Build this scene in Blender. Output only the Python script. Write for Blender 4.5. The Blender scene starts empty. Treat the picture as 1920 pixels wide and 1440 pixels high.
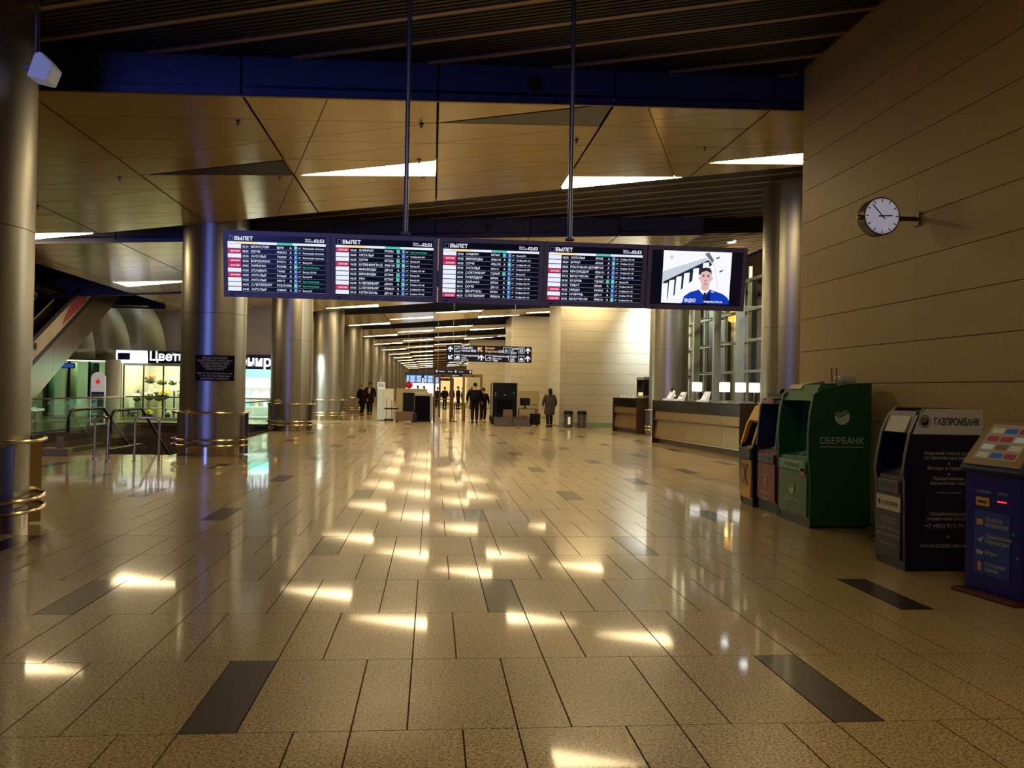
import bpy, bmesh, math, random
from math import sin, cos, pi, radians, sqrt
from mathutils import Vector, Matrix
random.seed(7)
scene = bpy.context.scene
COL = scene.collection

# ------------------------------------------------------------------ camera
CAM_H = 1.5351
def set_camera():
    f_px, yaw, pit, rol = 1583.47, .0940, .0074, .0191
    F = Vector((sin(yaw) * cos(pit), cos(yaw) * cos(pit), sin(pit)))
    r0 = Vector((cos(yaw), -sin(yaw), 0)); u0 = r0.cross(F)
    R = r0 * cos(rol) + u0 * sin(rol)
    U = -r0 * sin(rol) + u0 * cos(rol)
    cd = bpy.data.cameras.new('camera'); cam = bpy.data.objects.new('camera', cd); COL.objects.link(cam)
    m = Matrix((R, U, -F)).transposed().to_4x4(); m.translation = (0, 0, CAM_H)
    cam.matrix_world = m
    cd.sensor_width = 36; cd.lens = f_px / 1920 * 36; cd.clip_start = .05; cd.clip_end = 400
    scene.camera = cam
set_camera()

# ------------------------------------------------------------------ world, exposure, big lamps
w = bpy.data.worlds.new('night'); scene.world = w; w.use_nodes = True
w.node_tree.nodes['Background'].inputs[0].default_value = (.30, .34, .5, 1)
w.node_tree.nodes['Background'].inputs[1].default_value = .02
vs = scene.view_settings
vs.view_transform = 'Standard'; vs.look = 'None'; vs.gamma = 1; vs.use_curve_mapping = False
vs.exposure = 0.0
cy = scene.cycles
cy.adaptive_threshold = .02
cy.max_bounces = 5; cy.diffuse_bounces = 2; cy.glossy_bounces = 2; cy.transmission_bounces = 4; cy.transparent_max_bounces = 10; cy.caustics_reflective = False; cy.caustics_refractive = False
LAMP = 24.5          # radiance of the triangular ceiling lamps

def lamp(name, kind, loc, energy, color, size=.3, target=None, spot=None, blend=.5):
    ld = bpy.data.lights.new(name, kind); ld.energy = energy; ld.color = color
    if kind == 'AREA': ld.size = size
    else: ld.shadow_soft_size = size
    if kind == 'SPOT': ld.spot_size = radians(spot or 90); ld.spot_blend = blend
    o = bpy.data.objects.new(name, ld); COL.objects.link(o); o.location = loc
    if target is not None:
        o.rotation_euler = (Vector(target) - Vector(loc)).to_track_quat('-Z', 'Y').to_euler()
    return o
# assumed blue light added behind the camera, no fixture; tints the camera-facing metal
lamp('assumed_blue_light', 'AREA', (-7, -5.5, 3.2), 120, (.16, .24, 1), 4.0, (-5.0, 12, 5.0)).data.spread = radians(70)

# ------------------------------------------------------------------ colour + material helpers
def lin(c):
    return tuple((v / 12.92 if v <= .04045 else ((v + .055) / 1.055) ** 2.4) for v in (x / 255 for x in c))
MATS = {}
def mat(name, rgb, rough=.5, metal=0, spec=.5, noise=0, nscale=8, bump=0, bscale=60, emit=None, estr=1, coat=0, objvar=0, stretch=None, alpha=None):
    if name in MATS: return MATS[name]
    m = bpy.data.materials.new(name); m.use_nodes = True; MATS[name] = m
    nt = m.node_tree; b = nt.nodes['Principled BSDF']
    c = lin(rgb); b.inputs['Base Color'].default_value = (*c, 1)
    b.inputs['Roughness'].default_value = rough; b.inputs['Metallic'].default_value = metal
    b.inputs['Specular IOR Level'].default_value = spec
    if coat: b.inputs['Coat Weight'].default_value = coat; b.inputs['Coat Roughness'].default_value = .06
    if emit: b.inputs['Emission Color'].default_value = (*lin(emit), 1); b.inputs['Emission Strength'].default_value = estr
    last = None
    if noise or bump:
        tc = nt.nodes.new('ShaderNodeTexCoord'); src = tc.outputs['Object']
        if stretch:
            mp = nt.nodes.new('ShaderNodeMapping'); mp.inputs['Scale'].default_value = stretch
            nt.links.new(src, mp.inputs[0]); src = mp.outputs[0]
    if noise:
        n = nt.nodes.new('ShaderNodeTexNoise'); n.inputs['Scale'].default_value = nscale; n.inputs['Detail'].default_value = 4
        nt.links.new(src, n.inputs['Vector'])
        r = nt.nodes.new('ShaderNodeMapRange'); r.inputs[1].default_value = .25; r.inputs[2].default_value = .75
        r.inputs[3].default_value = 1 - noise; r.inputs[4].default_value = 1 + noise
        nt.links.new(n.outputs['Fac'], r.inputs[0])
        mx = nt.nodes.new('ShaderNodeMix'); mx.data_type = 'RGBA'; mx.blend_type = 'MULTIPLY'; mx.inputs[0].default_value = 1
        mx.inputs[6].default_value = (*c, 1); nt.links.new(r.outputs[0], mx.inputs[7]); last = mx.outputs[2]
    if objvar:
        oi = nt.nodes.new('ShaderNodeObjectInfo'); r2 = nt.nodes.new('ShaderNodeMapRange')
        r2.inputs[3].default_value = 1 - objvar; r2.inputs[4].default_value = 1 + objvar
        nt.links.new(oi.outputs['Random'], r2.inputs[0])
        m2 = nt.nodes.new('ShaderNodeMix'); m2.data_type = 'RGBA'; m2.blend_type = 'MULTIPLY'; m2.inputs[0].default_value = 1
        if last: nt.links.new(last, m2.inputs[6])
        else: m2.inputs[6].default_value = (*c, 1)
        nt.links.new(r2.outputs[0], m2.inputs[7]); last = m2.outputs[2]
    if last: nt.links.new(last, b.inputs['Base Color'])
    if bump:
        n = nt.nodes.new('ShaderNodeTexNoise'); n.inputs['Scale'].default_value = bscale; n.inputs['Detail'].default_value = 3
        nt.links.new(src, n.inputs['Vector'])
        bp = nt.nodes.new('ShaderNodeBump'); bp.inputs['Strength'].default_value = bump; bp.inputs['Distance'].default_value = .01
        nt.links.new(n.outputs['Fac'], bp.inputs['Height']); nt.links.new(bp.outputs[0], b.inputs['Normal'])
    return m
def emat(name, rgb, s=1.0):
    return mat(name, (0, 0, 0), .6, spec=.1, emit=rgb, estr=s)
def glass(name, rgb, rough=.02, trans=.9):
    """thin architectural pane: mostly see-through with a Fresnel reflection"""
    if name in MATS: return MATS[name]
    m = bpy.data.materials.new(name); m.use_nodes = True; MATS[name] = m
    nt = m.node_tree; nt.nodes.clear()
    out = nt.nodes.new('ShaderNodeOutputMaterial')
    t = nt.nodes.new('ShaderNodeBsdfTransparent'); t.inputs[0].default_value = (*[x * trans for x in lin(rgb)], 1)
    g = nt.nodes.new('ShaderNodeBsdfGlossy'); g.inputs['Roughness'].default_value = rough
    fr = nt.nodes.new('ShaderNodeFresnel'); fr.inputs[0].default_value = 1.5
    mx = nt.nodes.new('ShaderNodeMixShader')
    ge = nt.nodes.new('ShaderNodeNewGeometry'); iv = nt.nodes.new('ShaderNodeMath'); iv.operation = 'SUBTRACT'; iv.inputs[0].default_value = 1; nt.links.new(ge.outputs['Backfacing'], iv.inputs[1])
    mf = nt.nodes.new('ShaderNodeMath'); mf.operation = 'MULTIPLY'; nt.links.new(fr.outputs[0], mf.inputs[0]); nt.links.new(iv.outputs[0], mf.inputs[1])   # reflect once, at the outer face of the pane
    nt.links.new(mf.outputs[0], mx.inputs[0]); nt.links.new(t.outputs[0], mx.inputs[1]); nt.links.new(g.outputs[0], mx.inputs[2])
    nt.links.new(mx.outputs[0], out.inputs[0])
    return m

def granite(name, base, dark, light, rough, coat, objvar):
    """speckled polished stone"""
    m = bpy.data.materials.new(name); m.use_nodes = True; MATS[name] = m
    nt = m.node_tree; b = nt.nodes['Principled BSDF']; N = nt.nodes.new; K = nt.links.new
    tc = N('ShaderNodeNewGeometry')
    n1 = N('ShaderNodeTexNoise'); n1.inputs['Scale'].default_value = 75; n1.inputs['Detail'].default_value = 2; K(tc.outputs['Position'], n1.inputs['Vector'])
    n2 = N('ShaderNodeTexNoise'); n2.inputs['Scale'].default_value = 1.1; n2.inputs['Detail'].default_value = 3; K(tc.outputs['Position'], n2.inputs['Vector'])
    v = N('ShaderNodeTexVoronoi'); v.inputs['Scale'].default_value = 95; K(tc.outputs['Position'], v.inputs['Vector'])
    r = N('ShaderNodeValToRGB'); e = r.color_ramp.elements
    e[0].position = .36; e[0].color = (*lin(dark), 1); e[1].position = .62; e[1].color = (*lin(light), 1)
    x = r.color_ramp.elements.new(.48); x.color = (*lin(base), 1)
    K(n1.outputs['Fac'], r.inputs[0])
    mr = N('ShaderNodeMapRange'); mr.inputs[1].default_value = .3; mr.inputs[2].default_value = .7; mr.inputs[3].default_value = .9; mr.inputs[4].default_value = 1.08
    K(n2.outputs['Fac'], mr.inputs[0])
    oi = N('ShaderNodeObjectInfo'); ov = N('ShaderNodeMapRange'); ov.inputs[3].default_value = 1 - objvar; ov.inputs[4].default_value = 1 + objvar; K(oi.outputs['Random'], ov.inputs[0])
    mu = N('ShaderNodeMath'); mu.operation = 'MULTIPLY'; K(mr.outputs[0], mu.inputs[0]); K(ov.outputs[0], mu.inputs[1])
    vr = N('ShaderNodeMapRange'); vr.inputs[1].default_value = 0; vr.inputs[2].default_value = 1; vr.inputs[3].default_value = .82; vr.inputs[4].default_value = 1.18
    sc = N('ShaderNodeSeparateColor'); K(v.outputs['Color'], sc.inputs[0]); K(sc.outputs[0], vr.inputs[0])
    mu2 = N('ShaderNodeMath'); mu2.operation = 'MULTIPLY'; K(mu.outputs[0], mu2.inputs[0]); K(vr.outputs[0], mu2.inputs[1])
    mx = N('ShaderNodeMix'); mx.data_type = 'RGBA'; mx.blend_type = 'MULTIPLY'; mx.inputs[0].default_value = 1
    K(r.outputs[0], mx.inputs[6]); K(mu2.outputs[0], mx.inputs[7]); K(mx.outputs[2], b.inputs['Base Color'])
    b.inputs['Roughness'].default_value = rough; b.inputs['Specular IOR Level'].default_value = .5
    if coat: b.inputs['Coat Weight'].default_value = coat; b.inputs['Coat Roughness'].default_value = .055; b.inputs['Coat IOR'].default_value = 1.33
    return m

# ------------------------------------------------------------------ mesh helpers
class MB:
    def __init__(s): s.v = []; s.f = []; s.m = []
    def face(s, pts, mi=0):
        n = len(s.v); s.v += [tuple(p) for p in pts]; s.f.append(tuple(range(n, n + len(pts)))); s.m.append(mi); return s
    def box(s, a, b, mi=0):
        x0, y0, z0 = a; x1, y1, z1 = b; n = len(s.v)
        s.v += [(x0, y0, z0), (x1, y0, z0), (x1, y1, z0), (x0, y1, z0), (x0, y0, z1), (x1, y0, z1), (x1, y1, z1), (x0, y1, z1)]
        for q in ((0, 3, 2, 1), (4, 5, 6, 7), (0, 1, 5, 4), (1, 2, 6, 5), (2, 3, 7, 6), (3, 0, 4, 7)):
            s.f.append(tuple(n + i for i in q)); s.m.append(mi)
        return s
    def cbox(s, c, d, mi=0):
        return s.box([c[i] - d[i] / 2 for i in range(3)], [c[i] + d[i] / 2 for i in range(3)], mi)
    def bar(s, p, q, wx, wz, mi=0, up=(0, 0, 1)):
        """rectangular bar from p to q"""
        p, q = Vector(p), Vector(q); d = (q - p).normalized(); u = Vector(up)
        if abs(d.dot(u)) > .98: u = Vector((0, 1, 0))
        r = d.cross(u).normalized(); u = r.cross(d)
        n = len(s.v)
        for c in (p, q):
            for a, b in ((-1, -1), (1, -1), (1, 1), (-1, 1)):
                s.v.append(tuple(c + r * a * wx / 2 + u * b * wz / 2))
        for qd in ((3, 2, 1, 0), (4, 5, 6, 7), (0, 1, 5, 4), (1, 2, 6, 5), (2, 3, 7, 6), (3, 0, 4, 7)):
            s.f.append(tuple(n + i for i in qd)); s.m.append(mi)
        return s
    def prism(s, poly, axis, a, b, mi=0):
        """poly in the two other axes (cyclic order) extruded along axis from a to b"""
        def P(u, v, t):
            return {'x': (t, u, v), 'y': (u, t, v), 'z': (u, v, t)}[axis]
        n = len(s.v); k = len(poly)
        s.v += [P(u, v, a) for u, v in poly] + [P(u, v, b) for u, v in poly]
        s.f.append(tuple(range(n, n + k))); s.f.append(tuple(range(n + 2 * k - 1, n + k - 1, -1))); s.m += [mi, mi]
        for i in range(k):
            j = (i + 1) % k; s.f.append((n + j, n + i, n + k + i, n + k + j)); s.m.append(mi)
        return s
    def tube(s, pts, r, seg=10, mi=0, closed=False, caps=True):
        pts = [Vector(p) for p in pts]; k = len(pts); n = len(s.v)
        rad = r if isinstance(r, (list, tuple)) else [r] * k
        ref = None
        for i, p in enumerate(pts):
            if closed: d = pts[(i + 1) % k] - pts[i - 1]
            else: d = pts[min(i + 1, k - 1)] - pts[max(i - 1, 0)]
            d.normalize()
            if ref is None or abs(d.dot(ref)) > .95:
                ref = Vector((0, 0, 1)) if abs(d.z) < .9 else Vector((1, 0, 0))
            a = d.cross(ref).normalized(); b = d.cross(a)
            ref = b.cross(d) * -1 if False else ref
            for j in range(seg):
                t = 2 * pi * j / seg; s.v.append(tuple(p + (a * cos(t) + b * sin(t)) * rad[i]))
        for i in range(k if closed else k - 1):
            i2 = (i + 1) % k
            for j in range(seg):
                j2 = (j + 1) % seg
                s.f.append((n + i * seg + j, n + i2 * seg + j, n + i2 * seg + j2, n + i * seg + j2)); s.m.append(mi)
        if caps and not closed:
            s.f.append(tuple(n + j for j in range(seg))); s.f.append(tuple(n + (k - 1) * seg + j for j in reversed(range(seg)))); s.m += [mi, mi]
        return s
    def lathe(s, prof, seg=24, c=(0, 0, 0), mi=0, cap=True):
        n = len(s.v); k = len(prof)
        for r, z in prof:
            for j in range(seg):
                t = 2 * pi * j / seg; s.v.append((c[0] + r * cos(t), c[1] + r * sin(t), c[2] + z))
        for i in range(k - 1):
            for j in range(seg):
                j2 = (j + 1) % seg
                s.f.append((n + i * seg + j, n + i * seg + j2, n + (i + 1) * seg + j2, n + (i + 1) * seg + j)); s.m.append(mi)
        if cap:
            s.f.append(tuple(n + j for j in reversed(range(seg)))); s.f.append(tuple(n + (k - 1) * seg + j for j in range(seg))); s.m += [mi, mi]
        return s
    def ball(s, c, r, seg=12, rings=8, mi=0):
        rx, ry, rz = r if isinstance(r, (list, tuple)) else (r, r, r)
        n = len(s.v)
        for i in range(rings + 1):
            ph = pi * i / rings
            for j in range(seg):
                t = 2 * pi * j / seg
                s.v.append((c[0] + rx * sin(ph) * cos(t), c[1] + ry * sin(ph) * sin(t), c[2] - rz * cos(ph)))
        for i in range(rings):
            for j in range(seg):
                j2 = (j + 1) % seg; s.f.append((n + i * seg + j, n + i * seg + j2, n + (i + 1) * seg + j2, n + (i + 1) * seg + j)); s.m.append(mi)
        return s
    def add(s, verts, faces, mi=0):
        n = len(s.v); s.v += [tuple(v) for v in verts]
        for f in faces: s.f.append(tuple(n + i for i in f)); s.m.append(mi)
        return s
    def mesh(s, name, mats):
        me = bpy.data.meshes.new(name); me.from_pydata(s.v, [], s.f)
        for m in mats: me.materials.append(m)
        if len(mats) > 1: me.polygons.foreach_set('material_index', s.m)
        me.update(); return me
    def build(s, name, mats, parent=None, smooth=False, bevel=0, label=None, bseg=2):
        if not isinstance(mats, (list, tuple)): mats = [mats]
        me = s.mesh(name, mats); o = bpy.data.objects.new(name, me); COL.objects.link(o)
        if parent is not None: o.parent = parent
        if smooth: shade(o)
        if bevel:
            bv = o.modifiers.new('bevel', 'BEVEL'); bv.width = bevel; bv.segments = bseg; bv.limit_method = 'ANGLE'; bv.angle_limit = radians(40)
        if label: o['label'] = label
        return o
def shade(o, ang=40):
    me = o.data
    bm = bmesh.new(); bm.from_mesh(me); bmesh.ops.remove_doubles(bm, verts=bm.verts, dist=1e-5)
    bmesh.ops.recalc_face_normals(bm, faces=bm.faces)
    for f in bm.faces: f.smooth = True
    for e in bm.edges:
        if len(e.link_faces) == 2 and e.calc_face_angle(0) > radians(ang): e.smooth = False
    bm.to_mesh(me); bm.free()
def thing(name, label, cat, loc=(0, 0, 0), rz=0, group=None):
    o = bpy.data.objects.new(name, None); COL.objects.link(o); o.empty_display_size = .1
    o.location = loc; o.rotation_euler = (0, 0, rz); o['label'] = label; o['category'] = cat
    if group: o['group'] = group
    return o
def place(o, loc, rot=(0, 0, 0)):
    o.location = loc; o.rotation_euler = rot; return o
def tag(o, label, cat, group=None):
    o['label'] = label; o['category'] = cat
    if group: o['group'] = group
    return o
def struct(o): o['kind'] = 'structure'; return o
def stuff(o): o['kind'] = 'stuff'; return o
def dup(root, loc, rz, label, group=None):
    r = root.copy(); COL.objects.link(r); r.location = loc; r.rotation_euler = (0, 0, rz); r['label'] = label
    if group: r['group'] = group
    for ch in list(root.children):
        c = ch.copy(); COL.objects.link(c); c.parent = r
        for g in list(ch.children):
            d = g.copy(); COL.objects.link(d); d.parent = c
    return r

# ------------------------------------------------------------------ lettering
_tc = {}
def text_geo(s, bold=0.0):
    if (s, bold) in _tc: return _tc[(s, bold)]
    cu = bpy.data.curves.new('t', 'FONT'); cu.body = s; cu.size = 1; cu.resolution_u = 2; cu.offset = bold
    ob = bpy.data.objects.new('t', cu); COL.objects.link(ob)
    me = ob.to_mesh()
    V = [tuple(v.co) for v in me.vertices]; F = [tuple(p.vertices) for p in me.polygons]
    ob.to_mesh_clear(); bpy.data.objects.remove(ob); bpy.data.curves.remove(cu)
    _tc[(s, bold)] = (V, F); return V, F
def put_text(mb, s, o, u, v, size, align='l', mi=0, bold=.012, fit=None):
    """flat letters from point o, running along u, upright along v (unit vectors); size = letter em"""
    V, F = text_geo(s, bold)
    if not V: return
    o, u, v = Vector(o), Vector(u), Vector(v)
    x0 = min(p[0] for p in V); x1 = max(p[0] for p in V); k = 1.0
    if fit: k = fit / ((x1 - x0) * size)
    off = {'l': x0, 'c': (x0 + x1) / 2, 'r': x1}[align]
    mb.add([o + u * ((p[0] - off) * size * k) + v * (p[1] * size) for p in V], F, mi)

# ------------------------------------------------------------------ materials of the shell
M_floor = granite('floor_granite', (194, 169, 116), (108, 94, 64), (220, 198, 148), .30, .62, .04)
M_dark = granite('dark_granite', (48, 37, 33), (34, 26, 24), (64, 50, 45), .33, .55, .08)
M_grout = mat('grout', (52, 42, 28), .8)
M_stone = mat('wall_stone', (184, 160, 108), .55, noise=.10, nscale=40, objvar=.04)
M_white = mat('wall_white_stone', (206, 200, 178), .4, noise=.04, nscale=20, objvar=.03)
M_joint = mat('joint', (48, 36, 20), .9)
M_beige = mat('ceiling_beige', (196, 172, 112), .17, metal=.25, spec=.5, noise=.03, nscale=2, objvar=.035)
M_void = mat('plenum_black', (10, 9, 9), .9)
M_slat = mat('slat_dark', (26, 22, 20), .5, metal=.3)
M_prof = mat('slat_profile', (158, 138, 112), .45, metal=.5)
M_fascia = mat('fascia_navy', (58, 66, 104), .42, metal=.1, noise=.05, nscale=3)
M_lip = mat('fascia_lip', (96, 74, 48), .4, metal=.5)
M_col = mat('brushed_steel', (172, 170, 160), .36, metal=1, noise=.05, nscale=6, stretch=(1, 1, 30))
M_chrome = mat('polished_steel', (206, 194, 172), .16, metal=1)
M_rail = mat('rail_steel', (212, 196, 160), .2, metal=1)
M_lampw = emat('ceiling_lamp_glow', (255, 226, 170), LAMP)
M_black = mat('black', (12, 12, 13), .45)
M_alu = mat('aluminium', (176, 182, 170), .45, metal=.5)

# ------------------------------------------------------------------ floor of granite tiles
TX0, TY0, TW = .417, 3.8303, .25
VX0, VX1, VY0, VY1 = TX0 - 47 * TW, TX0 - 24 * TW, TY0 + 15, TY0 + 29      # escalator void
def build_floor():
    s = MB()
    for a, b, c, d in ((-18, 13, -6, VY0), (-18, VX0, VY0, VY1), (VX1, 13, VY0, VY1), (-18, 13, VY1, 156)):
        s.box((a, c, -.3), (b, d, -.006))
    fl = struct(s.build('floor', M_grout))
    tiles = []
    for r in range(-9, 151):
        ph = (0, 1, 0, -1)[r % 4]; y0, y1 = TY0 + r, TY0 + r + 1
        for k in range(-26, 19):
            for c0, c1, nar in ((3 * k + ph, 3 * k + ph + 1, True), (3 * k + ph + 1, 3 * k + ph + 3, False)):
                x0, x1 = TX0 + c0 * TW, TX0 + c1 * TW
                if y1 < 11.8: x1 = min(x1, 5.24)
                if x1 - x0 < .02: continue
                if VY0 - .1 < y0 < VY1 - .1:
                    if x0 >= VX0 - .01 and x1 <= VX1 + .01: continue
                    if x0 < VX0 < x1: x1 = VX0
                    if x0 < VX1 < x1: x0 = VX1
                dark = nar and ((r % 4 == 0 and c0 % 12 == 6) or (r % 4 == 2 and c0 % 12 == 0))
                ym = max(y0, .5); u = ((x0 + x1) / 2 - .094 * ym) / ym
                vis = -.62 < u < .62 and y1 > 3.3 and not (x0 > 4.6 and y1 < 11)
                tiles.append((y0 + abs(u) * 1.5 if vis else 1e3 + y0, x0, x1, y0, y1, dark))
    tiles.sort(key=lambda t: t[0])
    cache = {}
    rest = MB()
    for i, (q, x0, x1, y0, y1, dark) in enumerate(tiles):
        g = .004; gy1 = .010 if abs(y1 - (TY0 + 5)) < .01 else .003
        if i < 300 and q < 900:
            key = (round(x1 - x0, 3), dark, gy1)
            if key not in cache:
                cache[key] = MB().box((g, .003, -.02), (x1 - x0 - g, 1 - gy1, 0)).mesh('tile', [M_dark if dark else M_floor])
            o = bpy.data.objects.new('tile', cache[key]); COL.objects.link(o); o.parent = fl; o.location = (x0, y0, 0)
        else:
            rest.box((x0 + g, y0 + .003, -.02), (x1 - g, y1 - gy1, 0), 1 if dark else 0)
    stuff(rest.build('tile_field', [M_floor, M_dark], fl))
build_floor()

# ------------------------------------------------------------------ ceiling
HC, SL, REC = 5.36, .075, .46
zc = lambda x: HC + SL * x
zs = lambda x: HC + SL * x + REC
LA, LB, LU, PER = -.277, .148, 1.02, 10.2
Y00 = 12.17
A = lambda i, n=0: (Y00 + LU * i + PER * n, LA)       # line Y = c + m X
B = lambda i, n=0: (Y00 + LU * i + PER * n, LB)
STR = [-17, -14.7, -12.25, -10.3, -9.8, -7.35, -4.9, -2.45, 0, 2.45, 4.87, 7.3, 9.75, 11.5]
HOLE = (-12.9, -10.3, 22.6, 33.6)
def clip(poly, f):
    out = []
    for i in range(len(poly)):
        p, q = poly[i], poly[(i + 1) % len(poly)]; a, b = f(p), f(q)
        if a >= 0: out.append(p)
        if (a > 0 and b < 0) or (a < 0 and b > 0):
            t = a / (a - b); out.append((p[0] + (q[0] - p[0]) * t, p[1] + (q[1] - p[1]) * t))
    return out
def area(p): return sum(p[i][0] * p[(i + 1) % len(p)][1] - p[(i + 1) % len(p)][0] * p[i][1] for i in range(len(p))) / 2 if len(p) > 2 else 0
def inset(poly, g):
    if area(poly) < 0: poly = poly[::-1]
    res = list(poly)
    for i in range(len(poly)):
        p, q = poly[i], poly[(i + 1) % len(poly)]
        dx, dy = q[0] - p[0], q[1] - p[1]; L = sqrt(dx * dx + dy * dy)
        if L < 1e-4: continue
        nx, ny = -dy / L, dx / L
        res = clip(res, lambda t: (t[0] - p[0]) * nx + (t[1] - p[1]) * ny - g)
        if len(res) < 3: return []
    return res
def inside(pt, tri):
    s = [(tri[(i + 1) % 3][0] - tri[i][0]) * (pt[1] - tri[i][1]) - (tri[(i + 1) % 3][1] - tri[i][1]) * (pt[0] - tri[i][0]) for i in range(3)]
    return all(v > -1e-6 for v in s) or all(v < 1e-6 for v in s)
def tri_left(xa, xb, ia, ib, n):      # tip at the left, wide end at xb
    return [(xa, A(ia, n)[0] + LA * xa), (xb, A(ia, n)[0] + LA * xb), (xb, B(ib, n)[0] + LB * xb)]
def tri_right(xa, xb, ia, ib, n):     # tip at the right, wide end at xa
    return [(xb, A(ia, n)[0] + LA * xb), (xa, B(ib, n)[0] + LB * xa), (xa, A(ia, n)[0] + LA * xa)]
def slab(mb, poly, z0, z1, mi=0):
    n = len(mb.v); k = len(poly)
    mb.v += [(x, y, zc(x) + z0) for x, y in poly] + [(x, y, zc(x) + z1) for x, y in poly]
    if area(poly) > 0:
        mb.f.append(tuple(range(n + k - 1, n - 1, -1))); mb.f.append(tuple(range(n + k, n + 2 * k)))
    else:
        mb.f.append(tuple(range(n, n + k))); mb.f.append(tuple(range(n + 2 * k - 1, n + k - 1, -1)))
    mb.m += [mi, mi]
    for i in range(k):
        j = (i + 1) % k; mb.f.append((n + i, n + j, n + k + j, n + k + i)); mb.m.append(mi)
M_tri_off = mat('unlit_lamp_panel', (70, 62, 48), .4)
M_tri_dk = mat('open_triangle', (24, 22, 22), .6)
def lamp_tri(tri, label, group=None, on=M_lampw, name='ceiling_light'):
    cx = sum(p[0] for p in tri) / 3; cy = sum(p[1] for p in tri) / 3
    t = thing(name, label, 'ceiling light', (cx, cy, zc(cx)), 0, group)
    a = MB(); slab(a, inset(tri, .03), -.004, .03); b = MB()
    slab(b, inset(tri, .008), .03, .06)
    for mb, nm, m in ((a, 'diffuser', on), (b, 'tray', M_beige)):
        mb.v = [(x - cx, y - cy, z - zc(cx)) for x, y, z in mb.v]; mb.build(nm, m, t)
    return t
def build_bay(n):
    near, far = B(-1, n), A(5, n)
    lit = []
    nth = ['first', 'second', 'third', 'fourth', 'fifth', 'sixth', 'seventh', 'eighth', 'ninth', 'tenth', 'eleventh', 'twelfth', 'thirteenth', 'fourteenth', 'last'][n]
    L = lit.append
    G = 'triangular lights of the hall ceiling'
    if n == -1:
        L((tri_left(-2.45, 0, 2, 3, n), M_tri_off, 'unlit triangular ceiling panel over the floor in front of the departure boards'))
        L((tri_left(0, 2.45, 0, 0, n), M_lampw, 'assumed triangular ceiling light above and behind the viewpoint'))  # assumed lit lamp out of view, added to light the foreground
        L((tri_left(4.87, 7.3, 4, 2, n), M_tri_off, 'unlit triangular ceiling panel over the stone wall'))
        L((tri_right(2.45, 4.87, 5, 3, n), M_tri_off, 'unlit triangular ceiling panel beside the stone wall in front of the boards'))
    elif n == 0:
        L((tri_left(-2.45, 0, 2, 3, n), M_lampw, 'triangular ceiling light with blunt right end behind the left hanging pole'))
        L((tri_right(2.45, 4.87, 5, 3, n), M_lampw, 'triangular ceiling light tapering to the right behind the right hanging pole'))
        L((tri_left(4.87, 7.3, 4, 2, n), M_lampw, 'triangular ceiling light cut off by the stone wall edge'))
        L((tri_right(-9.8, -7.35, 5, 8, n), M_lampw, 'triangular ceiling light beside the nearest left column'))
        L((tri_left(-4.9, -2.45, 1, 3, n), M_tri_dk, 'dark unlit triangular ceiling panel left of the lit ones'))
        L((tri_left(0, 2.45, 0, 0, n), M_tri_off, 'dim unlit triangular ceiling panel just behind the fascia'))
    else:
        T = 'triangular light in the %s ceiling bay, ' % nth
        far_lab = 'small triangular light far down the hall ceiling'
        q = lambda s: T + s
        L((tri_left(-2.45, 0, 2, 3, n), M_lampw, q('left of the centre line')))
        L((tri_right(2.45, 4.87, 5, 3, n), M_lampw, q('towards the right wall')))
        L((tri_left(4.87, 7.3, 4, 2, n), M_lampw, q('furthest to the right')))
        L((tri_left(-4.9, -2.45, 4, 6, n), M_lampw, q('beside the left columns')))
        if n >= 2: L((tri_left(0, 2.45, 0, 0, n), M_lampw, q('just right of the centre line')))
        if n <= 4: L((tri_right(-9.8, -7.35, 3, 6, n), M_lampw, q('above the escalator side')))
    allt = [t for t, m, l in lit]
    back = MB(); pieces = []
    for k in range(len(STR) - 1):
        xa, xb = STR[k], STR[k + 1]
        strip = [(xa, -30), (xb, -30), (xb, 190), (xa, 190)]
        strip = clip(strip, lambda p: p[1] - near[0] - near[1] * p[0])
        strip = clip(strip, lambda p: far[0] + far[1] * p[0] - p[1])
        lim = B(9, n)
        if n == 1 and xa >= 7.3: continue
        strip = clip(strip, lambda p: lim[0] + lim[1] * p[0] - p[1])
        if len(strip) < 3: continue
        subs = [strip]
        if HOLE[0] < (xa + xb) / 2 < HOLE[1] or xb < -12:
            lo = clip(strip, lambda p: HOLE[2] - p[1]); hi = clip(strip, lambda p: p[1] - HOLE[3])
            if xa > -13: subs = [s for s in (lo, hi) if len(s) > 2]
        for s in subs:
            slab(back, s, .07, .11)
        cells = [clip([p for p in s], lambda p: 1) for s in subs]
        cells = [clip(clip(s, lambda p: p[0] - xa - .010), lambda p: xb - .010 - p[0]) for s in subs]
        for i in range(0, 9):
            for c, m in (A(i, n), B(i, n)):
                nw = []
                for s in cells:
                    for sg in (1, -1):
                        t = clip(s, lambda p: sg * (p[1] - c - m * p[0]))
                        if len(t) > 2 and abs(area(t)) > .004: nw.append(t)
                cells = nw
        if n == 0:
            for (xp, yp), (xq, yq) in (((-1.38, 10.92), (-3.37, 18.26)), ((2.91, 11.57), (5.28, 17.73))):
                nw = []
                for s in cells:
                    for sg in (1, -1):
                        t = clip(s, lambda p: sg * ((p[0] - xp) * (yq - yp) - (p[1] - yp) * (xq - xp)))
                        if len(t) > 2 and abs(area(t)) > .004: nw.append(t)
                cells = nw
        pieces += cells
    ce = struct(back.build('ceiling', M_void))
    joined = MB()
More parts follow.
